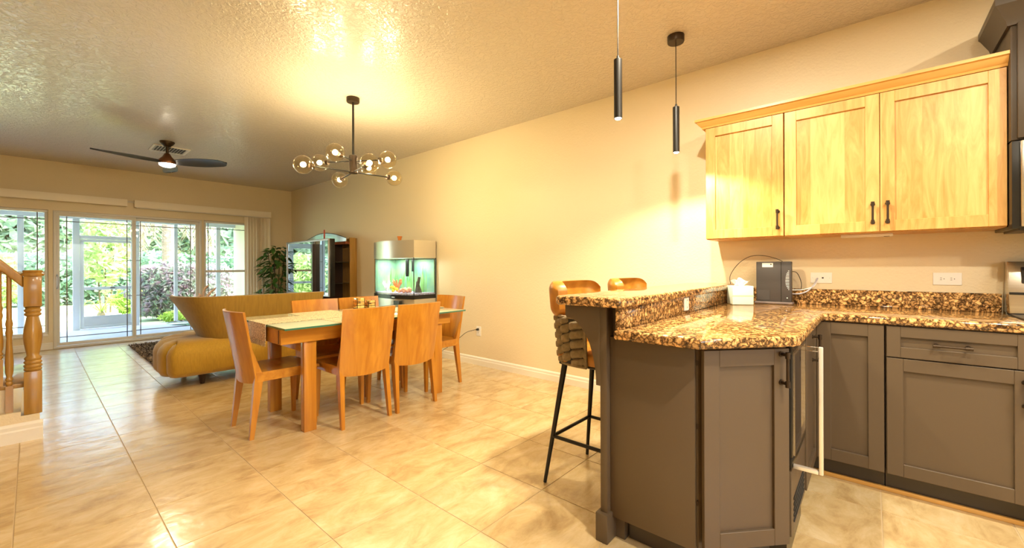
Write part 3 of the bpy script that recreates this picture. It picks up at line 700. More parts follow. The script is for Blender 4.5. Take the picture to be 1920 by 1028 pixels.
cb4 = MB(); cb4.tube(cat_rom([(3.40, 0.42, 1.012), (3.43, 0.36, 1.012), (3.46, 0.30, 1.03), (3.475, 0.28, 1.06), (3.492, 0.281, 1.088)], 8), 0.0035, 6)
tag(build(cb4, 'data_cable', PLASTW, smooth=60, loc=(3.45, 0.33, 1.01)), 'white data cable lying just above the grey one to the jack plate', 'cable')

# pendants -----------------------------------------------------------
def pendant(x, y, label):
    t = thing('pendant_light', label, 'pendant light', (x, y, H), 'slim black pendants over the bar')
    build(MB().lathe([(0.001, -0.045), (0.052, -0.045), (0.055, -0.040), (0.055, 0.0), (0.001, 0.0)], (x, y, H), 24), 'canopy', BRONZE, t, smooth=40)
    build(MB().tube([(x, y, H - 0.04), (x, y, 2.275)], 0.003, 6), 'cord', BLACKM, t)
    build(MB().lathe([(0.006, 2.285), (0.008, 2.27), (0.021, 2.265), (0.0215, 2.262), (0.0215, 1.955), (0.0185, 1.955), (0.0185, 1.963), (0.001, 1.963)], (x, y, 0), 20), 'tube', BLACKM, t, smooth=40)
    build(MB().lathe([(0.001, 1.948), (0.012, 1.950), (0.018, 1.957), (0.018, 1.9625), (0.001, 1.9625)], (x, y, 0), 16), 'lamp_lens', M('lens_glow', (1, 0.85, 0.6), emit=14, ecol=(1, 0.84, 0.58)), t, smooth=60)
    lamp('pendant_lamp', 'SPOT', (x, y, 1.94), 26, WARM, (0, 0, -1), spot_size=math.radians(150), spot_blend=0.35, shadow_soft_size=0.018)
pendant(2.018, 1.003, 'slim black pendant light nearer the end of the bar, cord out of the frame')
pendant(2.881, 1.003, 'slim black pendant light nearer the wall, round ceiling plate in view')
for cx, cy, _p in CANS:
    rc_ = thing('recessed_light', {0.68: 'round recessed ceiling light above the peninsula', -0.6: 'round recessed ceiling light over the open kitchen floor', -1.2: 'round recessed ceiling light nearest the range', -1.5: 'round recessed ceiling light nearest the kitchen window'}[cy], 'ceiling light', (cx, cy, H), 'recessed kitchen lights')
    build(MB().lathe([(0.050, -0.001), (0.050, -0.012), (0.075, -0.010), (0.085, -0.001)], (cx, cy, H), 28), 'trim_ring', WHITE, rc_, smooth=50)

# bar stools ---------------------------------------------------------
def make_stool():
    t = thing('bar_stool', '', 'bar stool', (0, 0, 0), 'bar stools at the breakfast bar')
    def shell(th, z, off=0.0):   # facing +y, back at -y
        k = 1.0 + 0.10 * (z - 0.65) / 0.27; c, q = math.cos(th), math.sin(th)
        c = math.copysign(abs(c) ** 0.65, c); q = math.copysign(abs(q) ** 0.75, q)
        return Vector(((0.205 * k + off) * c, 0.03 + (0.205 * k + off) * q, z))
    def shn(th): return Vector((math.cos(th), math.sin(th), 0))
    sp = MB()
    def seatf(u, v):
        a = 2 * PI * u
        prof = [(0.80, 0.662), (0.97, 0.668), (1.0, 0.69), (0.985, 0.715), (0.90, 0.730), (0.45, 0.735), (0.01, 0.735)]
        s, z = prof[round(v * 6)]
        cx, sy = math.cos(a), math.sin(a)
        ex = 0.205 * (abs(cx) ** 0.62) * (1 if cx > 0 else -1); ey = 0.215 * (abs(sy) ** 0.62) * (1 if sy > 0 else -1)
        return (ex * s, 0.02 + ey * s, z)
    sp.grid(seatf, 40, 7, True)
    build(sp, 'seat', LEATHER, t, smooth=60)
    build(MB().prism([(-0.17, -0.15), (0.17, -0.15), (0.17, 0.18), (-0.17, 0.18)], 0.645, 0.664), 'seat_base', BLACKM, t, bevel=0.01)
    th0, th1 = math.radians(208), math.radians(332)
    def pad(u, v):
        th = th0 + (th1 - th0) * u; z = 0.905 + 0.19 * (0.5 + (v - 0.5) * (1 - 0.42 * abs(2 * u - 1) ** 7))
        edge = min(u, 1 - u) * 8; r = 1 - (1 - min(edge, 1)) ** 2; ve = min(v, 1 - v) * 4; rv = 1 - (1 - min(ve, 1)) ** 2
        k = 0.012 + 0.02 * min(r, rv)
        return shell(th, z, k), shn(th)
    p = MB(); p.slab(pad, 22, 12, 0.055)
    build(p, 'back_pad', LEATHER, t, smooth=50, bevel=0.0)
    ln = MB(); ln.slab(lambda u, v: (shell(math.radians(182) + math.radians(176) * u, 0.68 + 0.235 * v, -0.012), shn(math.radians(182) + math.radians(176) * u)), 18, 5, 0.022)
    build(ln, 'back_lining', LEATHER, t, smooth=50)
    bs_ = MB(); bs_.slab(lambda u, v: (shell(math.radians(180) + math.radians(180) * u, 0.664 + 0.245 * v, 0.001), shn(math.radians(180) + math.radians(180) * u)), 20, 4, 0.010)
    build(bs_, 'back_shell', BLACKM, t, smooth=50)
    fr_ = MB()
    for z in (0.660, 0.912):
        fr_.tube([shell(math.radians(a), z) for a in range(178, 363, 8)], 0.008, 8)
    for a in (178, 362): fr_.tube([shell(math.radians(a), 0.66), shell(math.radians(a), 0.912)], 0.008, 8)
    f = build(fr_, 'back_frame', WEAVE, t, smooth=50)
    rows, cols = 5, 11; dz = 0.248 / rows; da = math.radians(184) / cols
    for r in range(rows):
        for c in range(cols):
            zc = 0.664 + (r + 0.5) * dz + (0.25 * dz if c % 2 else -0.25 * dz); ac = math.radians(178) + (c + 0.5) * da
            z0 = max(0.662, zc - dz * 0.485); z1 = min(0.912, zc + dz * 0.485)
            if z1 - z0 < 0.015: continue
            def pw(u, v, z0=z0, z1=z1, ac=ac):
                th = ac + da * 0.90 * (u - 0.5); b = max(0.0, (1 - (2 * u - 1) ** 2)) ** 0.5 * max(0.0, (1 - (2 * v - 1) ** 4)) ** 0.5
                zz = z0 + (z1 - z0) * v + 0.006 * math.sin((u - 0.5) * 3)
                return shell(th, zz, 0.0 + 0.022 * b)
            w = MB(); w.grid(pw, 7, 6); build(w, 'woven_strap', WEAVE, f, smooth=60)
    for sx in (-1, 1):
        for (yt, yb) in ((-0.12, -0.205), (0.15, 0.20)):
            build(MB().tube([(sx * 0.15, yt, 0.652), (sx * 0.222, yb, 0.004)], [0.016, 0.0095], 10), 'leg', BLACKM, t, smooth=50)
    fr2 = MB(); z = 0.255; q = 0.61
    c = [(-0.194, -0.172, z), (0.194, -0.172, z), (0.194, 0.182, z), (-0.194, 0.182, z)]
    for i in range(4): fr2.tube([c[i], c[(i + 1) % 4]], 0.010, 8)
    build(fr2, 'footrest', BLACKM, t, smooth=50)
    return t
st1 = make_stool(); st1.location = (2.045, 1.140, 0); st1.rotation_euler = (0, 0, PI)
st1['label'] = 'tan leather bar stool with woven back, at the open end of the bar'
dup(st1, (2.70, 1.130, 0), PI, 'tan leather bar stool nearer the wall, only its backrest above the bar')

# ================================================================== DINING SET
tbl = thing('dining_table', 'cherry wood dining table with green edged glass top', 'table', (1.9, 3.41, 0))
gt = build(MB().box(1.092, 2.70, 2.93, 3.90, 0.7575, 0.770), 'glass_top', TGLASS, tbl, bevel=0.003)
ed = MB(); 
for (a, b, c, d_) in ((1.088, 2.704, 2.926, 2.931), (1.088, 2.704, 3.899, 3.904), (1.088, 1.093, 2.931, 3.899), (2.699, 2.704, 2.931, 3.899)): ed.box(a, b, c, d_, 0.7575, 0.7695)
build(ed, 'glass_edge', TEDGE, gt)
ap = MB(); ap.box(1.10, 2.60, 3.03, 3.055, 0.648, 0.752); ap.box(1.10, 2.60, 3.765, 3.79, 0.648, 0.752); ap.box(1.10, 1.118, 3.055, 3.765, 0.648, 0.752); ap.box(2.582, 2.60, 3.055, 3.765, 0.648, 0.752)
ap.box(1.118, 2.582, 3.055, 3.765, 0.742, 0.752)
apn = build(ap, 'apron', CHERRYX, tbl, bevel=0.002, seg=1)
build(MB().box(1.096, 1.101, 3.062, 3.064, 0.655, 0.748), 'seam', DARKW, apn)
lf = MB(); lf.box(2.60, 2.70, 3.00, 3.80, 0.744, 0.7575); build(lf, 'extension_leaf', CHERRYX, tbl, bevel=0.002)
for x0, x1 in ((1.262, 1.349), (2.430, 2.517)):
    for y0, y1 in ((3.050, 3.112), (3.695, 3.757)):
        build(MB().box(x0, x1, y0, y1, 0.0, 0.646), 'leg', CHERRY, tbl, bevel=0.003)
    build(MB().box(x0 + 0.004, x1 - 0.004, 3.112, 3.695, 0.570, 0.646), 'cross_rail', CHERRYX, tbl, bevel=0.002)
build(MB().box(1.349, 2.43, 3.36, 3.44, 0.585, 0.646), 'stretcher', CHERRYX, tbl, bevel=0.002)

def make_chair():
    t = thing('dining_chair', '', 'chair', (0, 0, 0), 'cherry dining chairs round the table')
    w = 0.212
    def bf(u, v):
        x = (u - 0.5) * 2 * (w - 0.012 * (1 - v)); z = 0.385 + 0.492 * v
        y = -0.188 - 0.085 * v - 0.042 * (1 - (2 * u - 1) ** 2)
        if v == 0: z -= 0.018 * (1 - (2 * u - 1) ** 2)
        n = Vector((0.17 * 2 * (2 * u - 1) * -1, 1.0, 0.17)).normalized()
        return Vector((x, y, z)), n
    b = MB(); b.slab(bf, 17, 9, 0.016)
    build(b, 'backrest', CHERRY, t, smooth=40)
    s = MB()
    def sf(u, v):
        x = (u - 0.5) * 2 * (0.205 + 0.012 * v); y = -0.205 + 0.425 * v
        z = 0.452 - 0.014 * (1 - (2 * u - 1) ** 2) * math.sin(PI * min(1, v * 1.1)) - (0.010 if v > 0.95 else 0)
        return Vector((x, y, z)), Vector((0, 0, 1))
    s.slab(sf, 11, 11, 0.018); build(s, 'seat', CHERRYX, t, smooth=40)
    f = MB(); f.box(-0.198, 0.198, 0.185, 0.207, 0.385, 0.436); f.box(-0.205, -0.185, -0.20, 0.19, 0.385, 0.436); f.box(0.185, 0.205, -0.20, 0.19, 0.385, 0.436); f.box(-0.19, 0.19, -0.20, -0.18, 0.385, 0.436)
    build(f, 'seat_frame', CHERRYX, t, bevel=0.002, seg=1)
    for sx in (-1, 1):
        a, e = sorted((sx * 0.166, sx * 0.204))
        a2, e2 = sorted((sx * 0.182, sx * 0.207))
        # rear leg: kicks back below the seat, thick at the joint, thin at the foot, and rises behind the seat along the panel
        r = MB(); r.hexa([(a2, -0.247, 0.0), (e2, -0.247, 0.0), (e2, -0.220, 0.0), (a2, -0.220, 0.0)], [(a, -0.212, 0.42), (e, -0.212, 0.42), (e, -0.158, 0.42), (a, -0.158, 0.42)])
        r.hexa([(a, -0.212, 0.42), (e, -0.212, 0.42), (e, -0.158, 0.42), (a, -0.158, 0.42)], [(e - 0.014 if sx > 0 else a, -0.246, 0.62), (e if sx > 0 else a + 0.014, -0.246, 0.62), (e if sx > 0 else a + 0.014, -0.229, 0.62), (e - 0.014 if sx > 0 else a, -0.229, 0.62)])
        build(r, 'leg', CHERRY, t)
        q = MB(); q.hexa([(a2, 0.182, 0.0), (e2, 0.182, 0.0), (e2, 0.207, 0.0), (a2, 0.207, 0.0)], [(a, 0.168, 0.43), (e, 0.168, 0.43), (e, 0.209, 0.43), (a, 0.209, 0.43)])
        build(q, 'leg', CHERRY, t)
    return t
ch = make_chair(); ch.location = (1.660, 3.130, 0)
ch['label'] = 'cherry chair on the near side of the table, nearer the staircase'
dup(ch, (2.110, 3.125, 0), 0.02, 'cherry chair on the near side of the table, nearer the dining wall')
dup(ch, (1.208, 3.400, 0), -PI / 2, 'cherry chair alone at the table end nearest the stairs')
dup(ch, (2.625, 3.375, 0), PI / 2, 'cherry chair at the table end against the dining wall')
dup(ch, (1.735, 3.665, 0), PI, 'cherry chair on the far side of the table, in front of the sofa back')
dup(ch, (2.175, 3.665, 0), PI, 'cherry chair on the far side of the table, behind the gold candle holders')

# cloths -------------------------------------------------------------
r1 = MB(); r1.box(1.084, 2.71, 3.255, 3.60, 0.7725, 0.7755); r1.box(1.080, 1.084, 3.257, 3.598, 0.655, 0.7755); r1.box(2.71, 2.714, 3.257, 3.598, 0.655, 0.7755)
ru = tag(build(r1, 'table_runner', RUNNER, loc=(1.9, 3.43, 0.772)), 'beaded beige runner along the glass table, fringed end hanging over', 'table runner')
fg = MB()
for k in range(40):
    y = 3.26 + k * 0.0086; fg.box(1.0795, 1.0825, y, y + 0.003, 0.615 + 0.006 * math.sin(k * 2.1), 0.656)
    fg.box(2.7115, 2.7145, y, y + 0.003, 0.615, 0.656)
build(fg, 'fringe', RUNNER, ru, kind='stuff')
tag(build(MB().box(1.475, 1.86, 2.935, 3.895, 0.7703, 0.7722), 'cross_runner', RUNNER, loc=(1.66, 3.41, 0.77)), 'beaded beige cloth lying crosswise under the long runner', 'table runner')
def candle(x, y, w, h, label):
    z = 0.7703
    t = thing('candle_holder', label, 'candle holder', (x, y, z))
    m = MB(); m.box(x - w, x + w, y - w, y - w + 0.008, z, z + h); m.box(x - w, x + w, y + w - 0.008, y + w, z, z + h); m.box(x - w, x - w + 0.008, y - w, y + w, z, z + h); m.box(x + w - 0.008, x + w, y - w, y + w, z, z + h); m.box(x - w, x + w, y - w, y + w, z, z + 0.012)
    g = build(m, 'glass_cup', GOLDG, t, bevel=0.002)
    gr = MB()
    for k in range(1, 3): gr.box(x - w - 0.001, x + w + 0.001, y - w - 0.001, y + w + 0.001, z + h * k / 3 - 0.002, z + h * k / 3 + 0.002)
    for k in (): gr.box(x + k * w / 3 - 0.0015, x + k * w / 3 + 0.0015, y - w - 0.001, y + w + 0.001, z + 0.001, z + h)
    build(gr, 'mosaic_joint', BRONZE, g)
    build(MB().lathe([(0.001, 0.012), (w * 0.6, 0.012), (w * 0.6, h * 0.6), (0.001, h * 0.6)], (x, y, z), 12), 'candle', WAX, t)
candle(2.095, 3.80, 0.040, 0.108, 'taller square gold mosaic candle holder on the table')
candle(2.205, 3.785, 0.038, 0.080, 'shorter square gold mosaic candle holder beside the taller one')

# chandelier ---------------------------------------------------------
CX, CY_ = 1.95, 3.63
chn = thing('chandelier', 'black branching chandelier with eight amber glass globes over the table', 'chandelier', (CX, CY_, H))
build(MB().lathe([(0.001, -0.042), (0.054, -0.042), (0.058, -0.036), (0.058, 0), (0.001, 0)], (CX, CY_, H), 24), 'canopy', BRONZE, chn, smooth=40)
build(MB().tube([(CX, CY_, H - 0.04), (CX, CY_, 2.2)], 0.010, 10), 'rod', BLACKM, chn, smooth=50)
build(MB().lathe([(0.001, 2.048), (0.038, 2.05), (0.040, 2.056), (0.040, 2.066), (0.037, 2.07), (0.037, 2.185), (0.041, 2.19), (0.041, 2.212), (0.036, 2.216), (0.001, 2.216)], (CX, CY_, 0), 20), 'hub', BRONZE, chn, smooth=40)
GLOBE = clear_glass('amber_globe', (0.985, 0.93, 0.80), 1.0, 1.5)
BULB = M('bulb_glow', (1, 0.8, 0.5), emit=60, ecol=(1.0, 0.74, 0.38))
lower = [(-0.45, 0.0), (0.45, 0.02), (-0.08, -0.42), (0.08, 0.42)]
upper = [(-0.18, 0.29), (0.185, -0.28), (-0.25, -0.16), (0.24, 0.14)]
for (dx, dy), z in [(p, 2.062) for p in lower] + [(p, 2.165) for p in upper]:
    dz = 0.0
    if (dx, dy) == (-0.45, 0.0): dz = -0.012
    if (dx, dy) == (0.45, 0.02): dz = 0.02
    c = Vector((CX + dx, CY_ + dy, z + dz)); hb = Vector((CX, CY_, z)); u = (c - hb).normalized()
    R_ = 0.079
    a = build(MB().tube([hb + u * 0.03, c - u * (R_ - 0.005)], 0.006, 8), 'arm', BLACKM, chn, smooth=50)
    build(MB().tube([c - u * (R_ + 0.01), c - u * (R_ - 0.012), c - u * (R_ - 0.03)], [0.024, 0.026, 0.018], 12), 'socket', BRONZE, a, smooth=50)
    build(MB().sphere(c, R_, 24, 16), 'globe', GLOBE, a, smooth=80)
    build(MB().sphere(c, 0.022, 12, 8), 'bulb', BULB, a, smooth=80)
    lamp('globe_lamp', 'POINT', c, 17.5, WARM, shadow_soft_size=0.024)

# ================================================================== LIVING ROOM
FXx, FYy = 1.10, 6.62
fan = thing('ceiling_fan', 'dark three blade ceiling fan with lit lamp in the living room', 'ceiling fan', (FXx, FYy, H))
build(MB().lathe([(0.001, -0.062), (0.03, -0.062), (0.062, -0.03), (0.076, -0.008), (0.076, 0), (0.001, 0)], (FXx, FYy, H), 24), 'canopy', BRONZE, fan, smooth=40)
build(MB().tube([(FXx, FYy, H - 0.06), (FXx, FYy, 2.58)], 0.016, 10), 'downrod', BRONZE, fan, smooth=50)
build(MB().lathe([(0.001, 2.475), (0.085, 2.475), (0.092, 2.49), (0.088, 2.52), (0.05, 2.56), (0.03, 2.60), (0.016, 2.61), (0.001, 2.61)], (FXx, FYy, 0), 28), 'motor', M('copper_bronze', (0.22, 0.10, 0.05), rough=0.3, metal=0.8), fan, smooth=40)
build(MB().lathe([(0.001, 2.435), (0.045, 2.438), (0.078, 2.455), (0.084, 2.474), (0.001, 2.475)], (FXx, FYy, 0), 24), 'lamp_diffuser', M('diffuser_glow', (1, 0.9, 0.75), emit=8, ecol=(1, 0.86, 0.66)), fan, smooth=60)
lamp('fan_lamp', 'AREA', (FXx, FYy, 2.43), 8, (1, 0.84, 0.6), (0, 0, -1), shape='DISK', size=0.15)
FANB = M('fan_blade_grey', (0.05, 0.055, 0.065), rough=0.35)
for ang in (-43, 77, 190):
    a = math.radians(ang); ca, sa = math.cos(a), math.sin(a)
    def blade(u, v):
        r = 0.075 + 0.62 * u; wdt = (0.022 + 0.062 * math.sin(PI * min(1, u * 0.62 + 0.1)) ** 1.2) * (1 if u < 0.9 else max(0.06, 1 - ((u - 0.9) / 0.1) ** 2))
        tw = -math.radians(34 - 20 * u); s = (v - 0.5) * 2 * wdt
        x, y, z = r, s * math.cos(tw), 2.50 + s * math.sin(tw) + 0.01 * (1 - (2 * v - 1) ** 2)
        return Vector((FXx + x * ca - y * sa, FYy + x * sa + y * ca, z)), Vector((0, 0, 1))
    b = MB(); b.slab(blade, 18, 7, 0.006); build(b, 'blade', FANB, fan, smooth=50)
vt = thing('ceiling_vent', 'white ceiling air register behind the fan', 'vent', (1.19, 7.02, H))
build(bars(MB(lambda x, y, z: (x, z, H - 0.012 + (y) * 0.012)), 1.0, 1.38, 6.83, 7.20, 0, 1, 0.028), 'frame', WHITE, vt, bevel=0.001)
sl0 = build(MB().hexa([(1.03, 6.86, H - 0.016), (1.036, 6.86, H - 0.016), (1.036, 7.17, H - 0.016), (1.03, 7.17, H - 0.016)], [(1.042, 6.86, H - 0.001), (1.048, 6.86, H - 0.001), (1.048, 7.17, H - 0.001), (1.042, 7.17, H - 0.001)]), 'slat', WHITE, vt)
for k in range(1, 11): share(sl0, vt, loc=(k * 0.0305, 0, 0))
build(MB().box(1.028, 1.352, 6.858, 7.172, H - 0.0015, H - 0.0005), 'backing', DARKTAUPE, vt)

# sofa ---------------------------------------------------------------
so = thing('sofa', 'mustard velvet chaise sofa with flared olive back turned to the dining table', 'sofa', (1.7, 5.5, 0))
outl = cat_rom([(2.60, 5.03, 0), (1.9, 5.03, 0), (1.2, 5.03, 0), (0.95, 5.032, 0), (0.855, 5.07, 0), (0.80, 5.22, 0), (0.81, 5.62, 0), (0.93, 5.92, 0), (1.15, 6.08, 0), (1.5, 6.10, 0), (2.2, 6.10, 0), (2.60, 6.10, 0), (2.66, 6.05, 0), (2.67, 5.6, 0), (2.66, 5.08, 0), (2.60, 5.03, 0)], 10)[:-1]
cen = Vector((1.75, 5.55, 0)); no = len(outl)
prof = [(0.07, 0.105), (0.03, 0.115), (0.004, 0.16), (0.0, 0.25), (0.0, 0.33), (0.018, 0.385), (0.06, 0.43), (0.14, 0.452), (0.35, 0.457)]
def nrm(i):
    d = outl[(i + 1) % no] - outl[i - 1]; return Vector((-d.y, d.x, 0)).normalized()
base = MB(); vs = []
for ins, z in prof:
    for i, p in enumerate(outl):
        n = nrm(i)
        if n.dot(p - cen) < 0: n = -n
        q = p - n * ins
        e = max(0.0, min(1.0, (1.35 - p.x) / 0.4))
        lobe = abs(math.cos(PI * (p.y - 5.02) / 0.27)) ** 0.45
        q = q - n * (0.055 * e * (1 - lobe))
        zz = z - (0.028 * e * (1 - lobe) if z > 0.38 else 0)
        vs.append((q.x, q.y, zz))
k = len(prof); fs = []
for j in range(k - 1):
    for i in range(no): fs.append((j * no + i, j * no + (i + 1) % no, (j + 1) * no + (i + 1) % no, (j + 1) * no + i))
fs.append(tuple(range(no))); fs.append(tuple((k - 1) * no + i for i in range(no)))
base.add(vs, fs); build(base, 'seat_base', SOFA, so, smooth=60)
bot = cat_rom([(1.20, 5.66, 0), (1.155, 5.42, 0), (1.19, 5.20, 0), (1.36, 5.10, 0), (1.7, 5.085, 0), (2.0, 5.085, 0), (2.22, 5.085, 0)], 8)
top = cat_rom([(0.935, 5.62, 0), (0.955, 5.36, 0), (1.06, 5.13, 0), (1.26, 5.045, 0), (1.65, 5.035, 0), (2.0, 5.035, 0), (2.33, 5.04, 0)], 8)
nb = len(bot); bk = MB(); cs = []
for i in range(nb):
    b_ = bot[i] + Vector((0, 0, 0.44)); t_ = top[i] + Vector((0, 0, 0.885))
    d = (bot[min(i + 1, nb - 1)] - bot[max(i - 1, 0)]).normalized(); n = Vector((-d.y, d.x, 0))   # towards the seat
    th = 0.10
    ring = [b_, b_.lerp(t_, 0.5), b_.lerp(t_, 0.93), t_ + Vector((0, 0, -0.004)) + n * 0.012, t_ + Vector((0, 0, 0.002)) + n * 0.03, t_ + n * 0.07 + Vector((0, 0, -0.012)), b_.lerp(t_, 0.9) + n * 0.10, b_.lerp(t_, 0.45) + n * 0.14, b_ + n * 0.15]
    cs.append(ring)
kk = len(cs[0]); vs = [p for r in cs for p in r]; fs = []
for i in range(nb - 1):
    for j in range(kk): fs.append((i * kk + j, i * kk + (j + 1) % kk, (i + 1) * kk + (j + 1) % kk, (i + 1) * kk + j))
fs.append(tuple(range(kk))); fs.append(tuple((nb - 1) * kk + j for j in range(kk)))
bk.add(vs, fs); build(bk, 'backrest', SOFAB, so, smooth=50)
for (x, y) in ((1.13, 5.16), (2.45, 5.16), (1.1, 5.8), (2.45, 5.95)):
    build(MB().lathe([(0.018, 0.0), (0.045, 0.135), (0.001, 0.135)], (x, y, 0), 12), 'foot', DARKW, so, smooth=40)

# rug ----------------------------------------------------------------
rug = tag(build(MB().box(0.95, 2.7, 6.12, 8.42, 0.0005, 0.012), 'shag_rug', RUGB, loc=(2, 7.2, 0)), 'brown and cream shag rug between sofa and garden door', 'rug')
pm = MB()
for k in range(15000):
    x = rnd.uniform(0.95, 2.2 if k % 5 else 2.7); y = rnd.uniform(6.12, 8.42); h = rnd.uniform(0.02, 0.05); a = rnd.uniform(0, 2 * PI); w = 0.008; l = rnd.uniform(0.0, 0.04); b = rnd.uniform(0, 2 * PI)
    dx, dy = math.cos(a) * w, math.sin(a) * w; tx, ty = x + math.cos(b) * l, y + math.sin(b) * l
    pm.add([(x - dx, y - dy, 0.008), (x + dx, y + dy, 0.008), (tx + dx * 0.6, ty + dy * 0.6, h), (tx - dx * 0.6, ty - dy * 0.6, h)], [(0, 1, 2, 3)])
build(pm, 'pile', RUGP, rug, kind='stuff')

ctb = thing('coffee_table', 'round glass coffee table on the rug behind the sofa', 'coffee table', (1.62, 7.1, 0.0))
build(MB().lathe([(0.001, 0.425), (0.44, 0.425), (0.45, 0.431), (0.44, 0.437), (0.001, 0.437)], (1.62, 7.1, 0), 40), 'glass_top', clear_glass('coffee_glass', (0.72, 0.90, 0.84), 1.0, 1.6), ctb, smooth=40)
build(MB().lathe([(0.16, 0.013), (0.15, 0.03), (0.05, 0.08), (0.04, 0.36), (0.09, 0.4245), (0.001, 0.4245)], (1.62, 7.1, 0), 20), 'pedestal', DARKW, ctb, smooth=40)
dc = thing('driftwood_decoration', 'pinkish driftwood branches in a tall vase, tips above the sofa back', 'decoration', (1.59, 7.1, 0.438))
build(MB().lathe([(0.05, 0.0), (0.06, 0.03), (0.055, 0.15), (0.035, 0.24), (0.045, 0.26), (0.001, 0.26)], (1.59, 7.1, 0.438), 16), 'vase', POT, dc, smooth=50)
for (ax, ay, hz, bend) in ((-0.09, 0.0, 0.36, 0.04), (-0.045, 0.02, 0.39, -0.03), (0.0, 0.0, 0.50, 0.05), (0.04, -0.02, 0.40, 0.03), (0.085, 0.0, 0.46, 0.05), (0.11, 0.02, 0.37, 0.02)):
    build(MB().tube(cat_rom([(1.59, 7.1, 0.64), (1.59 + ax * 0.5 - bend * 0.4, 7.1 + ay, 0.438 + hz * 0.75), (1.59 + ax, 7.1 + ay, 0.438 + hz * 0.9), (1.59 + ax + bend, 7.1 + ay, 0.438 + hz)], 4), [0.012] * 6 + [0.014] * 4 + [0.011, 0.007, 0.003], 7), 'branch', CORK, dc, smooth=60)

# TV, cabinet --------------------------------------------------------
mc = thing('media_cabinet', 'tall wooden media cabinet with arched glass crown and side shelves', 'cabinet', (3.25, 7.2, 0))
build(MB().box(3.455, 3.495, 6.40, 7.95, 0.0, 1.66), 'back_panel', OAK, mc)
build(MB().box(3.36, 3.454, 6.375, 6.402, 0.0, 1.665), 'end_panel', OAK, mc, bevel=0.002)
build(MB().box(2.95, 3.454, 6.80, 6.83, 0.0, 1.56), 'inner_panel', DARKW, mc)
build(MB().box(3.05, 3.454, 6.402, 6.80, 0.0, 0.45), 'lower_cupboard', OAK, mc, bevel=0.003)
build(MB().box(3.00, 3.454, 6.831, 7.95, 0.0, 0.62), 'television_base', OAK, mc, bevel=0.003)
build(MB().box(3.3, 3.454, 6.402, 7.95, 1.56, 1.60), 'top_rail', M('mahogany', (0.24, 0.06, 0.02), rough=0.35), mc)
SH = clear_glass('shelf_glass', (0.80, 0.88, 0.86), 1.6, 1.6)
for z in (0.925, 1.262):
    s = build(MB().box(3.06, 3.45, 6.405, 6.798, z - 0.005, z + 0.005), 'shelf', SH, mc)
    build(MB().box(3.055, 3.06, 6.60, 6.798, z - 0.007, z + 0.007), 'shelf_edge', CHROME, s)
ar = []
for k in range(17):
    a = k / 16; ar.append((6.39 + 1.55 * a, 1.655 + 0.115 * math.sin(PI * a)))
poly = [(6.39, 1.60)] + ar + [(7.94, 1.60)]
m = MB(lambda x, y, z: (3.30 + z, x, y)); m.prism(poly[::-1], 0, 0.012)
ag = build(m, 'arched_crown', M('mirror_crown', (0.62, 0.66, 0.70), rough=0.12, metal=0.9), mc)
m = MB(); m.tube([(3.306, y, z) for y, z in ar], 0.008, 6); build(m, 'crown_edge', DARKW, ag, smooth=60)
build(MB().lathe([(0.001, 1.575), (0.045, 1.58), (0.055, 1.60), (0.001, 1.60)], (3.38, 6.5, 0), 16), 'downlight', BLACKM, mc, smooth=40)
tv = thing('television', 'large flat television with reflecting screen in front of the media cabinet', 'television', (3.03, 7.15, 0.62))
build(MB().box(3.02, 3.10, 6.345, 7.975, 0.722, 1.632), 'casing', BLACKP, tv, bevel=0.006)
bz = MB(); Tz = lambda x, y, z: (y, x, z)
build(bars(MB(lambda x, y, z: (y, x, z)), 6.345, 7.975, 0.722, 1.632, 2.995, 3.019, 0.028), 'bezel', SILVERP, tv, bevel=0.003)
build(MB().box(3.008, 3.018, 6.372, 7.948, 0.749, 1.605), 'screen', SCREEN, tv)
build(MB().box(3.02, 3.12, 6.9, 7.42, 0.6205, 0.7215), 'stand', BLACKP, tv, bevel=0.004)
tag(build(MB().lathe([(0.012, 0), (0.014, 0.05), (0.010, 0.15), (0.001, 0.155)], (3.06, 6.62, 1.6325), 8), 'candle_stick', REDC, smooth=60, loc=(3.06, 6.62, 1.63)), 'thin red candle standing on top of the television', 'candle')

# plant --------------------------------------------------------------
pl_ = thing('potted_ficus', 'dark green ficus plant between the blinds and the television', 'plant', (3.02, 8.50, 0))
build(MB().lathe([(0.13, 0.0), (0.18, 0.32), (0.19, 0.34), (0.17, 0.34), (0.16, 0.30), (0.001, 0.30)], (3.02, 8.50, 0), 24), 'pot', POT, pl_, smooth=40)
for k in range(4):
    a = k * 1.6; build(MB().tube(cat_rom([(3.02 + 0.03 * math.cos(a), 8.50 + 0.03 * math.sin(a), 0.3), (3.02 + 0.07 * math.cos(a), 8.50 + 0.06 * math.sin(a), 0.8), (3.02 + 0.15 * math.cos(a), 8.50 + 0.12 * math.sin(a), 1.45)], 4), 0.008, 6), 'stem', STEMB, pl_, smooth=60)
lm = MB().add([(0, 0, 0), (0.032, 0.05, 0.008), (0.036, 0.09, 0.002), (0, 0.16, -0.02), (-0.036, 0.09, 0.002), (-0.032, 0.05, 0.008), (0, 0.05, -0.004), (0, 0.09, -0.006)], [(0, 1, 6), (0, 6, 5), (1, 2, 7, 6), (6, 7, 4, 5), (2, 3, 7), (7, 3, 4)])
lf0 = None
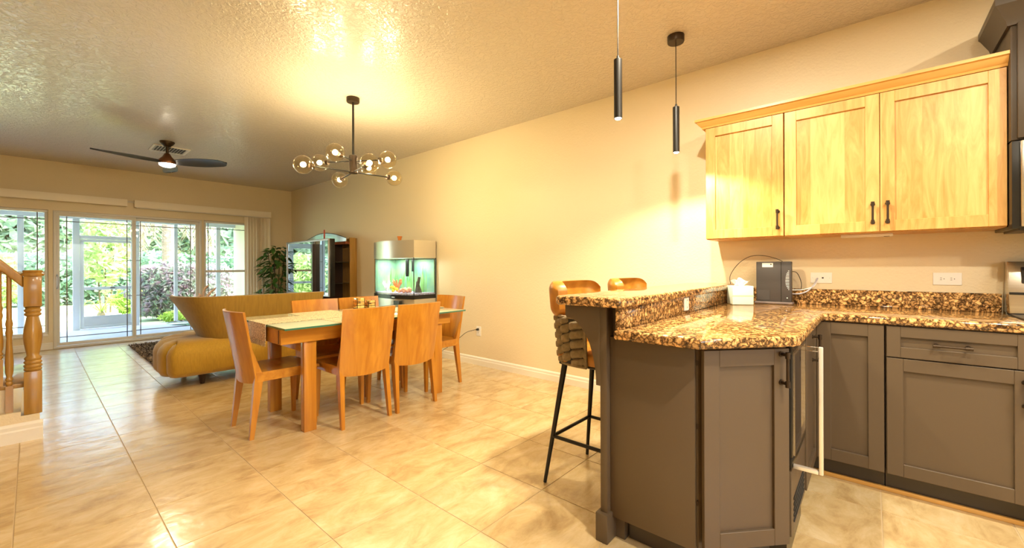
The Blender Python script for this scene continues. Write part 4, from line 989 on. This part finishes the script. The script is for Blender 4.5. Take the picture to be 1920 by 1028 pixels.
for k in range(230):
    z = 0.55 + 1.02 * (k / 230) ** 0.9; a = rnd.uniform(0, 2 * PI); w = 0.30 * math.sin(PI * min(0.93, (z - 0.35) / 1.32)) ** 0.6 + 0.03
    r = w * rnd.uniform(0.25, 1.0)
    loc = (r * math.cos(a), r * math.sin(a) * 0.8, z - 0.0)
    rot = (rnd.uniform(-0.9, 0.3), rnd.uniform(-0.6, 0.6), a - PI / 2 + rnd.uniform(-0.7, 0.7)); sc = rnd.uniform(0.75, 1.15)
    if lf0 is None:
        me = build(lm, 'leaf', LEAFG, None); me.parent = pl_; lf0 = me; o = me
    else: o = share(lf0, pl_)
    o.location = loc; o.rotation_euler = rot; o.scale = (sc, sc, sc)

# aquarium -----------------------------------------------------------
AY0, AY1 = 4.335, 5.27
def bow(n=16, off=0.0):
    pts = [(3.478 - off * 0, AY0 + off)]
    for k in range(n + 1):
        a = k / n; y = AY0 + off + (AY1 - AY0 - 2 * off) * a; x = 3.132 + off - 0.115 * math.sin(PI * a) ** 0.85; pts.append((x, y))
    pts.append((3.478, AY1 - off)); return pts[::-1]
BSTEEL = M('brushed_aluminium', (0.74, 0.70, 0.62), rough=0.28, metal=0.85)
aq = thing('aquarium', 'bow front fish tank with silver canopy on a matching stand', 'aquarium', (3.3, 4.8, 0))
build(MB().prism(bow(), 1.296, 1.522), 'canopy', BSTEEL, aq, smooth=30)
build(MB().prism(bow(), 0.772, 0.822), 'base_trim', BLACKP, aq, smooth=30)
std = build(MB().prism(bow(16, 0.012), 0.0, 0.771), 'stand', BSTEEL, aq, smooth=30)
build(MB().box(3.02, 3.06, 4.50, 4.62, 0.05, 0.75), 'stand_door_gap', BLACKP, std)
bp_ = bow(16, 0.002); wl_ = MB(); nn = len(bp_)
wl_.add([(x, y, 0.822) for x, y in bp_] + [(x, y, 1.296) for x, y in bp_], [(i, i + 1, nn + i + 1, nn + i) for i in range(nn - 1)])
build(wl_, 'tank_glass', clear_glass('tank_pane', (0.96, 0.99, 0.97), 1.0, 1.5), aq, smooth=30)
bq = bow(16, 0.012)
build(MB().prism(bq, 0.8225, 1.27), 'water', clear_glass('tank_water', (0.90, 0.985, 0.965), 0.25, 1.33), aq, smooth=30)
bdm = MB().box(3.462, 3.470, AY0 + 0.02, AY1 - 0.02, 0.825, 1.290); bdm.box(3.14, 3.462, AY1 - 0.028, AY1 - 0.022, 0.825, 1.290)
build(bdm, 'backdrop', M('tank_backdrop', (0.42, 0.60, 0.34), (0.22, 0.46, 0.38), scale=5, rough=0.5, detail=3), aq)
tr = MB()
for (x, y) in ((3.130, AY0), (3.478, AY0)): tr.box(x - 0.004, x + 0.004, y - 0.001, y + 0.007, 0.82, 1.30)
build(tr, 'corner_seal', BLACKP, aq)
build(MB().prism(bow(16, 0.02), 0.823, 0.845), 'gravel_bed', M('violet_gravel', (0.30, 0.20, 0.50), (0.80, 0.72, 0.88), scale=90, rough=0.8, lo=0.4, hi=0.6), aq, smooth=30)
build(MB().box(3.018, 3.026, 4.60, 4.66, 0.787, 0.800), 'badge', SILVERP, aq)
def blob_cluster(n, c, s, r, seed):
    q = random.Random(seed); m = MB()
    for k in range(n): m.sphere((c[0] + q.uniform(-1, 1) * s[0], c[1] + q.uniform(-1, 1) * s[1], c[2] + q.uniform(0, 1) * s[2]), r * q.uniform(0.7, 1.2), 8, 6)
    return m
tag(build(blob_cluster(14, (3.16, 4.83, 0.862), (0.03, 0.05, 0.055), 0.020, 1), 'yellow_coral', M('coral_yellow', (0.86, 0.72, 0.05), rough=0.6), smooth=80, loc=(3.16, 4.83, 0.845)), 'yellow round coral on the tank gravel', 'coral')
tag(build(blob_cluster(34, (3.18, 4.60, 0.858), (0.04, 0.09, 0.04), 0.020, 2), 'pink_coral', M('coral_pink', (0.88, 0.30, 0.17), (0.95, 0.55, 0.40), scale=30, rough=0.6), smooth=80, loc=(3.18, 4.60, 0.845)), 'pink spreading coral in the middle of the tank', 'coral')
br_ = MB(); q = random.Random(5)
for k in range(12):
    a = q.uniform(0, 2 * PI); br_.tube([(3.26, 4.90, 0.846), (3.26 + 0.03 * math.cos(a), 4.90 + 0.04 * math.sin(a), 0.93), (3.26 + 0.06 * math.cos(a), 4.90 + 0.08 * math.sin(a), q.uniform(0.97, 1.02))], [0.010, 0.012, 0.007], 6)
tag(build(br_, 'orange_coral', M('coral_orange', (0.80, 0.27, 0.12), rough=0.6), smooth=60, loc=(3.26, 4.90, 0.845)), 'branching orange coral behind the yellow one', 'coral')
wh = MB()
for k in range(16):
    a = q.uniform(0, 2 * PI); wh.tube([(3.20, 5.06, 0.846), (3.20 + 0.03 * math.cos(a), 5.06 + 0.04 * math.sin(a), 0.92), (3.20 + 0.05 * math.cos(a), 5.06 + 0.07 * math.sin(a), q.uniform(0.95, 1.0))], [0.007, 0.006, 0.003], 6)
tag(build(wh, 'white_coral', M('coral_white', (0.82, 0.80, 0.84), rough=0.6), smooth=60, loc=(3.2, 5.06, 0.845)), 'white branching coral at the far end of the tank', 'coral')
rk = MB(); rk.tube([(3.28, 4.45, 0.846), (3.28, 4.46, 0.95), (3.29, 4.44, 1.05)], [0.05, 0.022, 0.018], 8); rk.tube([(3.30, 4.50, 0.846), (3.30, 4.50, 0.99)], [0.03, 0.012], 8)
tag(build(rk, 'tank_rock', M('rock_dark', (0.05, 0.045, 0.045), (0.12, 0.10, 0.09), scale=30, rough=0.8), smooth=50, loc=(3.28, 4.45, 0.845)), 'dark upright rock near the dining side of the tank', 'rock')
fl = MB(); fl.tube([(3.40, 4.86, 1.285), (3.40, 4.86, 1.08), (3.40, 4.86, 1.05)], [0.026, 0.026, 0.02], 10); fl.tube([(3.42, 4.76, 1.285), (3.42, 4.76, 1.12)], 0.018, 10)
tag(build(fl, 'tank_filter', BLACKP, smooth=50, loc=(3.4, 4.86, 1.05)), 'black filter pipe hanging in the tank water', 'filter')
gp = MB(); q = random.Random(9)
for k in range(26):
    y = q.uniform(4.45, 5.2); x = q.uniform(3.34, 3.44); h = q.uniform(0.18, 0.4)
    gp.add([(x, y - 0.008, 0.846), (x, y + 0.008, 0.846), (x + 0.01, y + 0.012 + q.uniform(-.02, .02), 0.846 + h * 0.6), (x + 0.01, y - 0.006, 0.846 + h * 0.6), (x, y + q.uniform(-.04, .04), 0.846 + h)], [(0, 1, 2, 3), (3, 2, 4)])
tag(build(gp, 'water_plant', M('water_leaf', (0.16, 0.48, 0.10), (0.35, 0.62, 0.2), scale=8, rough=0.4), loc=(3.4, 4.8, 0.845)), 'ribbon leaved green plants along the back of the tank', 'plant', kind='stuff')
lamp('tank_lamp', 'AREA', (3.28, 4.8, 1.285), 3.5, (1.0, 1.0, 0.90), (0, 0, -1), shape='RECTANGLE', size=0.22, size_y=0.75)
og = thing('orange_ornament', 'small orange pot ornament standing on the tank canopy', 'ornament', (3.25, 4.82, 1.5225))
build(MB().lathe([(0.016, 0.0), (0.02, 0.01), (0.026, 0.05), (0.032, 0.058), (0.034, 0.075), (0.001, 0.075)], (3.25, 4.82, 1.5225), 14), 'cup', BRICKO, og, smooth=40)
pc = MB(); pc.tube([(3.465, 3.562, 0.43), (3.492, 3.558, 0.43)], [0.012, 0.016], 8)
pc.tube(cat_rom([(3.468, 3.562, 0.43), (3.44, 3.60, 0.42), (3.44, 3.72, 0.38), (3.43, 3.85, 0.29), (3.42, 4.05, 0.16), (3.42, 4.30, 0.03)], 8), 0.0035, 6)
tag(build(pc, 'power_cord', BLACKP, smooth=60, loc=(3.45, 3.7, 0.3)), 'black power cord from the dining wall outlet toward the tank', 'cord')

# ================================================================== STAIR
SY = 4.35
stp = struct(build(MB().box(-1.5, 0.030, SY + 0.014, SY + 0.95, 0.0, 0.175), 'stair_1', WALLP), None, None)
build(MB().box(-1.5, -0.055, SY + 0.012, SY + 0.95, 0.175, 0.205), 'knee_wall', WALLP, stp)
build(MB().box(-1.5, -0.028, SY + 0.055, SY + 0.95, 0.36, 0.39), 'tread', OAK, stp, bevel=0.006)
build(MB().box(-1.5, -0.10, SY + 0.07, SY + 0.95, 0.205, 0.36), 'riser', WALLP, stp)
bs = baseboard('baseboard_stair', (-1.5, SY + 0.014), (0.045, SY + 0.014), (0, -1), 0.13)
rl = thing('stair_railing', 'turned oak newel post with balusters and sloping handrail', 'railing', (0.0, 4.42, 0.17))
NX, NY = 0.000, 4.405
nw = MB(); s = 0.042
nw.box(NX - s, NX + s, NY - s, NY + s, 0.176, 0.47)
build(nw, 'newel_base', OAK, rl, bevel=0.004)
tp = [(0.030, 0.468), (0.042, 0.475), (0.044, 0.485), (0.038, 0.492), (0.044, 0.50), (0.044, 0.51), (0.037, 0.517), (0.043, 0.525), (0.043, 0.535), (0.036, 0.543), (0.041, 0.552), (0.041, 0.562), (0.030, 0.575), (0.033, 0.60), (0.042, 0.66), (0.046, 0.71), (0.043, 0.76), (0.034, 0.815), (0.029, 0.845), (0.040, 0.855), (0.041, 0.866), (0.034, 0.873), (0.041, 0.882), (0.041, 0.893), (0.034, 0.90), (0.040, 0.908), (0.030, 0.916)]
build(MB().lathe(tp, (NX, NY, 0), 24), 'newel_turning', OAK, rl, smooth=50)
m = MB(); m.box(NX - s, NX + s, NY - s, NY + s, 0.915, 1.125)
build(m, 'newel_block', OAK, rl, bevel=0.004)
build(MB().lathe([(0.052, 1.125), (0.056, 1.132), (0.056, 1.142), (0.046, 1.15), (0.05, 1.158), (0.044, 1.166), (0.001, 1.168)], (NX, NY, 0), 24), 'newel_cap', OAK, rl, smooth=40)
def baluster(x, z0, z1):
    m = MB(); w = 0.017; m.box(x - w, x + w, NY - w, NY + w, z0, z0 + 0.18)
    L_ = z1 - z0 - 0.18
    pr_ = [(0.012, 0), (0.018, 0.02), (0.018, 0.03), (0.013, 0.04), (0.018, 0.05), (0.018, 0.06), (0.013, 0.075), (0.019, 0.12), (0.020, 0.2), (0.016, 0.32), (0.013, 0.42), (0.018, 0.46), (0.014, 0.50), (0.018, 0.54), (0.013, 0.58), (0.012, 1.0)]
    m.lathe([(r, z0 + 0.18 + L_ * t) for r, t in pr_], (x, NY, 0), 14)
    build(m, 'baluster', OAK, rl, smooth=40)
baluster(-0.105, 0.205, 1.16); baluster(-0.148, 0.39, 1.20); baluster(-0.25, 0.39, 1.29)
def slopebar(z0, z1, w):   # along -x from the newel
    x0, x1 = NX - s, -0.9; k = 1.18
    dz = (x0 - x1) * k
    m = MB(); m.hexa([(x0, NY - w, z0), (x0, NY + w, z0), (x0, NY + w, z1), (x0, NY - w, z1)], [(x1, NY - w, z0 + dz), (x1, NY + w, z0 + dz), (x1, NY + w, z1 + dz), (x1, NY - w, z1 + dz)]); return m
build(slopebar(1.045, 1.125, 0.030), 'handrail', OAK, rl, bevel=0.010, seg=3)

# ================================================================== OUTSIDE
struct(build(MB().box(-8, 3.5, YF + 0.15, 11.98, -0.16, -0.04), 'floor_patio', PALEGR))
struct(build(MB().box(-8, 5, YF + 0.15, 12.15, 2.42, 2.5), 'ceiling_patio', LANAIW))
struct(build(MB().box(XL - 0.2, XR + 0.2, YB - 0.3, 12.2, 2.92, 3.0), 'roof_sun_block', PALEGR))  # unseen slab, added to block the sun above the rooms and patio
struct(build(MB().box(3.27, 3.6, YF + 0.15, 11.98, -0.16, 2.42), 'wall_patio', YELLOWW))
struct(build(MB().box(-40, 40, 11.98, 80, -0.22, -0.12), 'ground', LAWN))
sc_ = thing('lanai_screen_frame', 'white posts and beam of the screened patio', 'enclosure', (1, 11.9, 0))
for x0, x1 in ((-1.6, -1.53), (-0.185, -0.105), (0.515, 0.612), (1.425, 1.50), (2.088, 2.150), (2.885, 2.965)):
    build(MB().box(x0, x1, 11.86, 11.94, -0.04, 2.16), 'post', LANAIW, sc_, bevel=0.003)
build(MB().box(-8, 3.27, 11.84, 11.96, 2.16, 2.42), 'beam', LANAIW, sc_)
build(MB().box(0.612, 1.425, 11.87, 11.93, 1.77, 1.84), 'door_header', LANAIW, sc_, bevel=0.003)
sd = thing('screen_door', 'white framed screen door with kick panel on the patio edge', 'door', (1.02, 11.9, 0))
f = build(bars(MB(), 0.616, 1.421, -0.03, 1.765, 11.885, 11.915, 0.055), 'frame', LANAIW, sd, bevel=0.003)
build(MB().box(0.671, 1.366, 11.885, 11.915, 0.745, 0.805), 'mid_rail', LANAIW, sd, bevel=0.003)
build(MB().box(0.671, 1.366, 11.893, 11.907, 0.025, 0.215), 'kick_panel', M('kick_grey', (0.55, 0.58, 0.62), rough=0.6), sd)
build(MB().box(1.05, 1.12, 11.875, 11.885, 0.77, 0.785), 'latch', BLACKM, sd)

def leaf_cloud(n, ctr, rad, size, q, flat=0.0, shape='ell', zmin=-0.12):
    m = MB(); V = []; Fc = []
    for k in range(n):
        while True:
            p = Vector((q.uniform(-1, 1), q.uniform(-1, 1), q.uniform(-1, 1)))
            if shape == 'box' or p.length <= 1: break
        if shape != 'box' and p.length > 0: p = p.normalized() * (p.length ** 0.45)
        lump = 0.85 + 0.2 * math.sin(p.x * 7 + ctr[0]) * math.sin(p.z * 6 + 1)
        c = Vector((ctr[0] + p.x * rad[0] * lump, ctr[1] + p.y * rad[1], ctr[2] + p.z * rad[2] * lump))
        if c.z < zmin: c.z = zmin + 0.02
        s = size * q.uniform(0.6, 1.3)
        d = Vector((q.gauss(0, 1), q.gauss(0, 1), q.gauss(0, 0.8))).normalized(); e = d.cross(Vector((q.gauss(0, 1), q.gauss(0, 1), q.gauss(0, 1)))).normalized()
        b = len(V); V += [tuple(c - d * s), tuple(c + e * s * 0.35), tuple(c + d * s), tuple(c - e * s * 0.35)]; Fc.append((b, b + 1, b + 2, b + 3))
    m.v = V; m.f = Fc; return m
def bush(name, label, n, ctr, rad, size, mat, seed, shape='ell', trunk=True):
    t = thing(name, label, 'shrub', (ctr[0], ctr[1], -0.12))
    build(leaf_cloud(n, ctr, rad, size, random.Random(seed), shape=shape), 'foliage', mat, t, kind='stuff')
    if trunk:
        for k in range(3): build(MB().tube([(ctr[0] + 0.1 * (k - 1), ctr[1], -0.12), (ctr[0] + 0.3 * (k - 1) * rad[0], ctr[1] + 0.1, ctr[2] + 0.3 * rad[2])], [0.025, 0.01], 6), 'trunk', STEMB, t)
    return t
bush('clipped_hedge', 'long green hedge across the back of the lawn', 16000, (-1.0, 22.0, 0.85), (10.0, 0.8, 1.05), 0.17, HEDGE, 11, 'box', False)
bush('croton_bush', 'large purple and green croton bush outside the right door panel', 8000, (2.42, 13.6, 0.55), (1.0, 0.6, 0.92), 0.075, CROTON, 12)
bush('croton_bush', 'purple croton bush farther right, seen through the right window', 3500, (3.55, 14.6, 0.55), (0.8, 0.6, 0.85), 0.08, CROTON, 13)
bush('lime_groundcover', 'low lime green plant at the foot of the croton bush', 900, (2.45, 12.75, 0.0), (0.55, 0.25, 0.17), 0.06, LIME, 14, trunk=False)
bush('bamboo_clump', 'feathery yellow green bamboo behind the screen door', 1300, (1.40, 17.0, 1.75), (0.68, 0.6, 1.3), 0.13, BAMBOO, 15)
bush('garden_shrub', 'green shrub between lawn and bamboo', 2600, (1.9, 15.2, 0.3), (0.6, 0.5, 0.5), 0.075, LIME, 16)
bush('hibiscus_shrub', 'bright green shrub outside the left window', 1800, (-1.0, 17.0, 0.9), (1.0, 0.7, 1.0), 0.12, BAMBOO, 17)
for k, (x, y, z, r, lab) in enumerate([(-4.5, 27, 3.6, 3.2, 'pale green tree beyond the hedge, left of the screen door'), (0.2, 28, 3.2, 2.8, 'pale green tree beyond the hedge, straight behind the screen door'), (4.6, 29, 3.4, 3.0, 'pale green tree beyond the hedge, behind the bamboo'), (8.5, 27, 3.2, 2.9, 'pale green tree beyond the hedge, right of the palm'), (13.5, 30, 4.0, 3.5, 'pale green tree beyond the hedge, farthest right')]):
    t = thing('garden_tree', lab, 'tree', (x, y, -0.12))
    build(leaf_cloud(6500, (x, y, z), (r * 1.15, r * 0.7, r * 0.8), 0.36, random.Random(30 + k)), 'foliage', TREELF, t, kind='stuff')
    build(MB().tube([(x, y, -0.12), (x + 0.1, y, z * 0.6)], [0.2, 0.12], 8), 'trunk', BARK, t)
pt = thing('palm_tree', 'palm with grey ringed trunk and drooping dry fronds behind the croton', 'palm', (3.0, 18.0, -0.12))
tp = []
for k in range(40):
    z = -0.12 + k * 0.115; tp.append((0.155 + 0.016 * (k % 2), z))
build(MB().lathe(tp, (3.0, 18.0, 0), 16), 'trunk', BARK, pt)
q = random.Random(3)
for k in range(22):
    a = 2 * PI * k / 22 + q.uniform(-.1, .1); Lr = q.uniform(0.5, 1.4); top = 3.3 + q.uniform(-0.3, 0.6)
    sp = cat_rom([(3.0 + 0.1 * math.cos(a), 18.0 + 0.1 * math.sin(a), top), (3.0 + Lr * 0.6 * math.cos(a), 18 + Lr * 0.6 * math.sin(a), top + 0.1), (3.0 + Lr * math.cos(a), 18 + Lr * math.sin(a), top - 0.5), (3.0 + Lr * 1.1 * math.cos(a), 18 + Lr * 1.1 * math.sin(a), top - 1.25)], 7)
    m = MB(); m.tube(sp, 0.012, 5)
    for p in sp[3:]:
        for sgn in (-1, 1):
            for j in range(2):
                d = Vector((-math.sin(a) * sgn, math.cos(a) * sgn, -1.4 + q.uniform(-.4, .4))).normalized() * q.uniform(0.3, 0.55)
                w = Vector((math.cos(a), math.sin(a), 0)) * 0.018; p2 = Vector(p) + Vector((0, 0, -0.02 * j))
                m.add([p2 - w, p2 + w, p2 + d], [(0, 1, 2)])
    build(m, 'frond', THATCH, pt)
cy = thing('cycad', 'small cycad with arching yellow green fronds on the lawn', 'plant', (1.12, 14.6, -0.12))
build(MB().lathe([(0.07, -0.12), (0.08, 0.03), (0.04, 0.10), (0.001, 0.11)], (1.12, 14.6, 0), 10), 'trunk', BARK, cy)
for k in range(18):
    a = 2 * PI * k / 18 + q.uniform(-.1, .1); Lr = q.uniform(0.4, 0.55); hh = q.uniform(0.12, 0.3)
    sp = cat_rom([(1.12, 14.6, 0.08), (1.12 + Lr * 0.5 * math.cos(a), 14.6 + Lr * 0.5 * math.sin(a), 0.12 + hh), (1.12 + Lr * math.cos(a), 14.6 + Lr * math.sin(a), 0.02 + hh * 0.5)], 6)
    m = MB(); m.tube(sp, 0.006, 4)
    for p in sp[2:]:
        for sgn in (-1, 1):
            d = Vector((-math.sin(a) * sgn + 0.5 * math.cos(a), math.cos(a) * sgn + 0.5 * math.sin(a), 0.1)).normalized() * 0.13
            w = Vector((math.cos(a), math.sin(a), 0)) * 0.012; m.add([Vector(p) - w, Vector(p) + w, Vector(p) + d], [(0, 1, 2)])
    build(m, 'frond', LIME, cy)
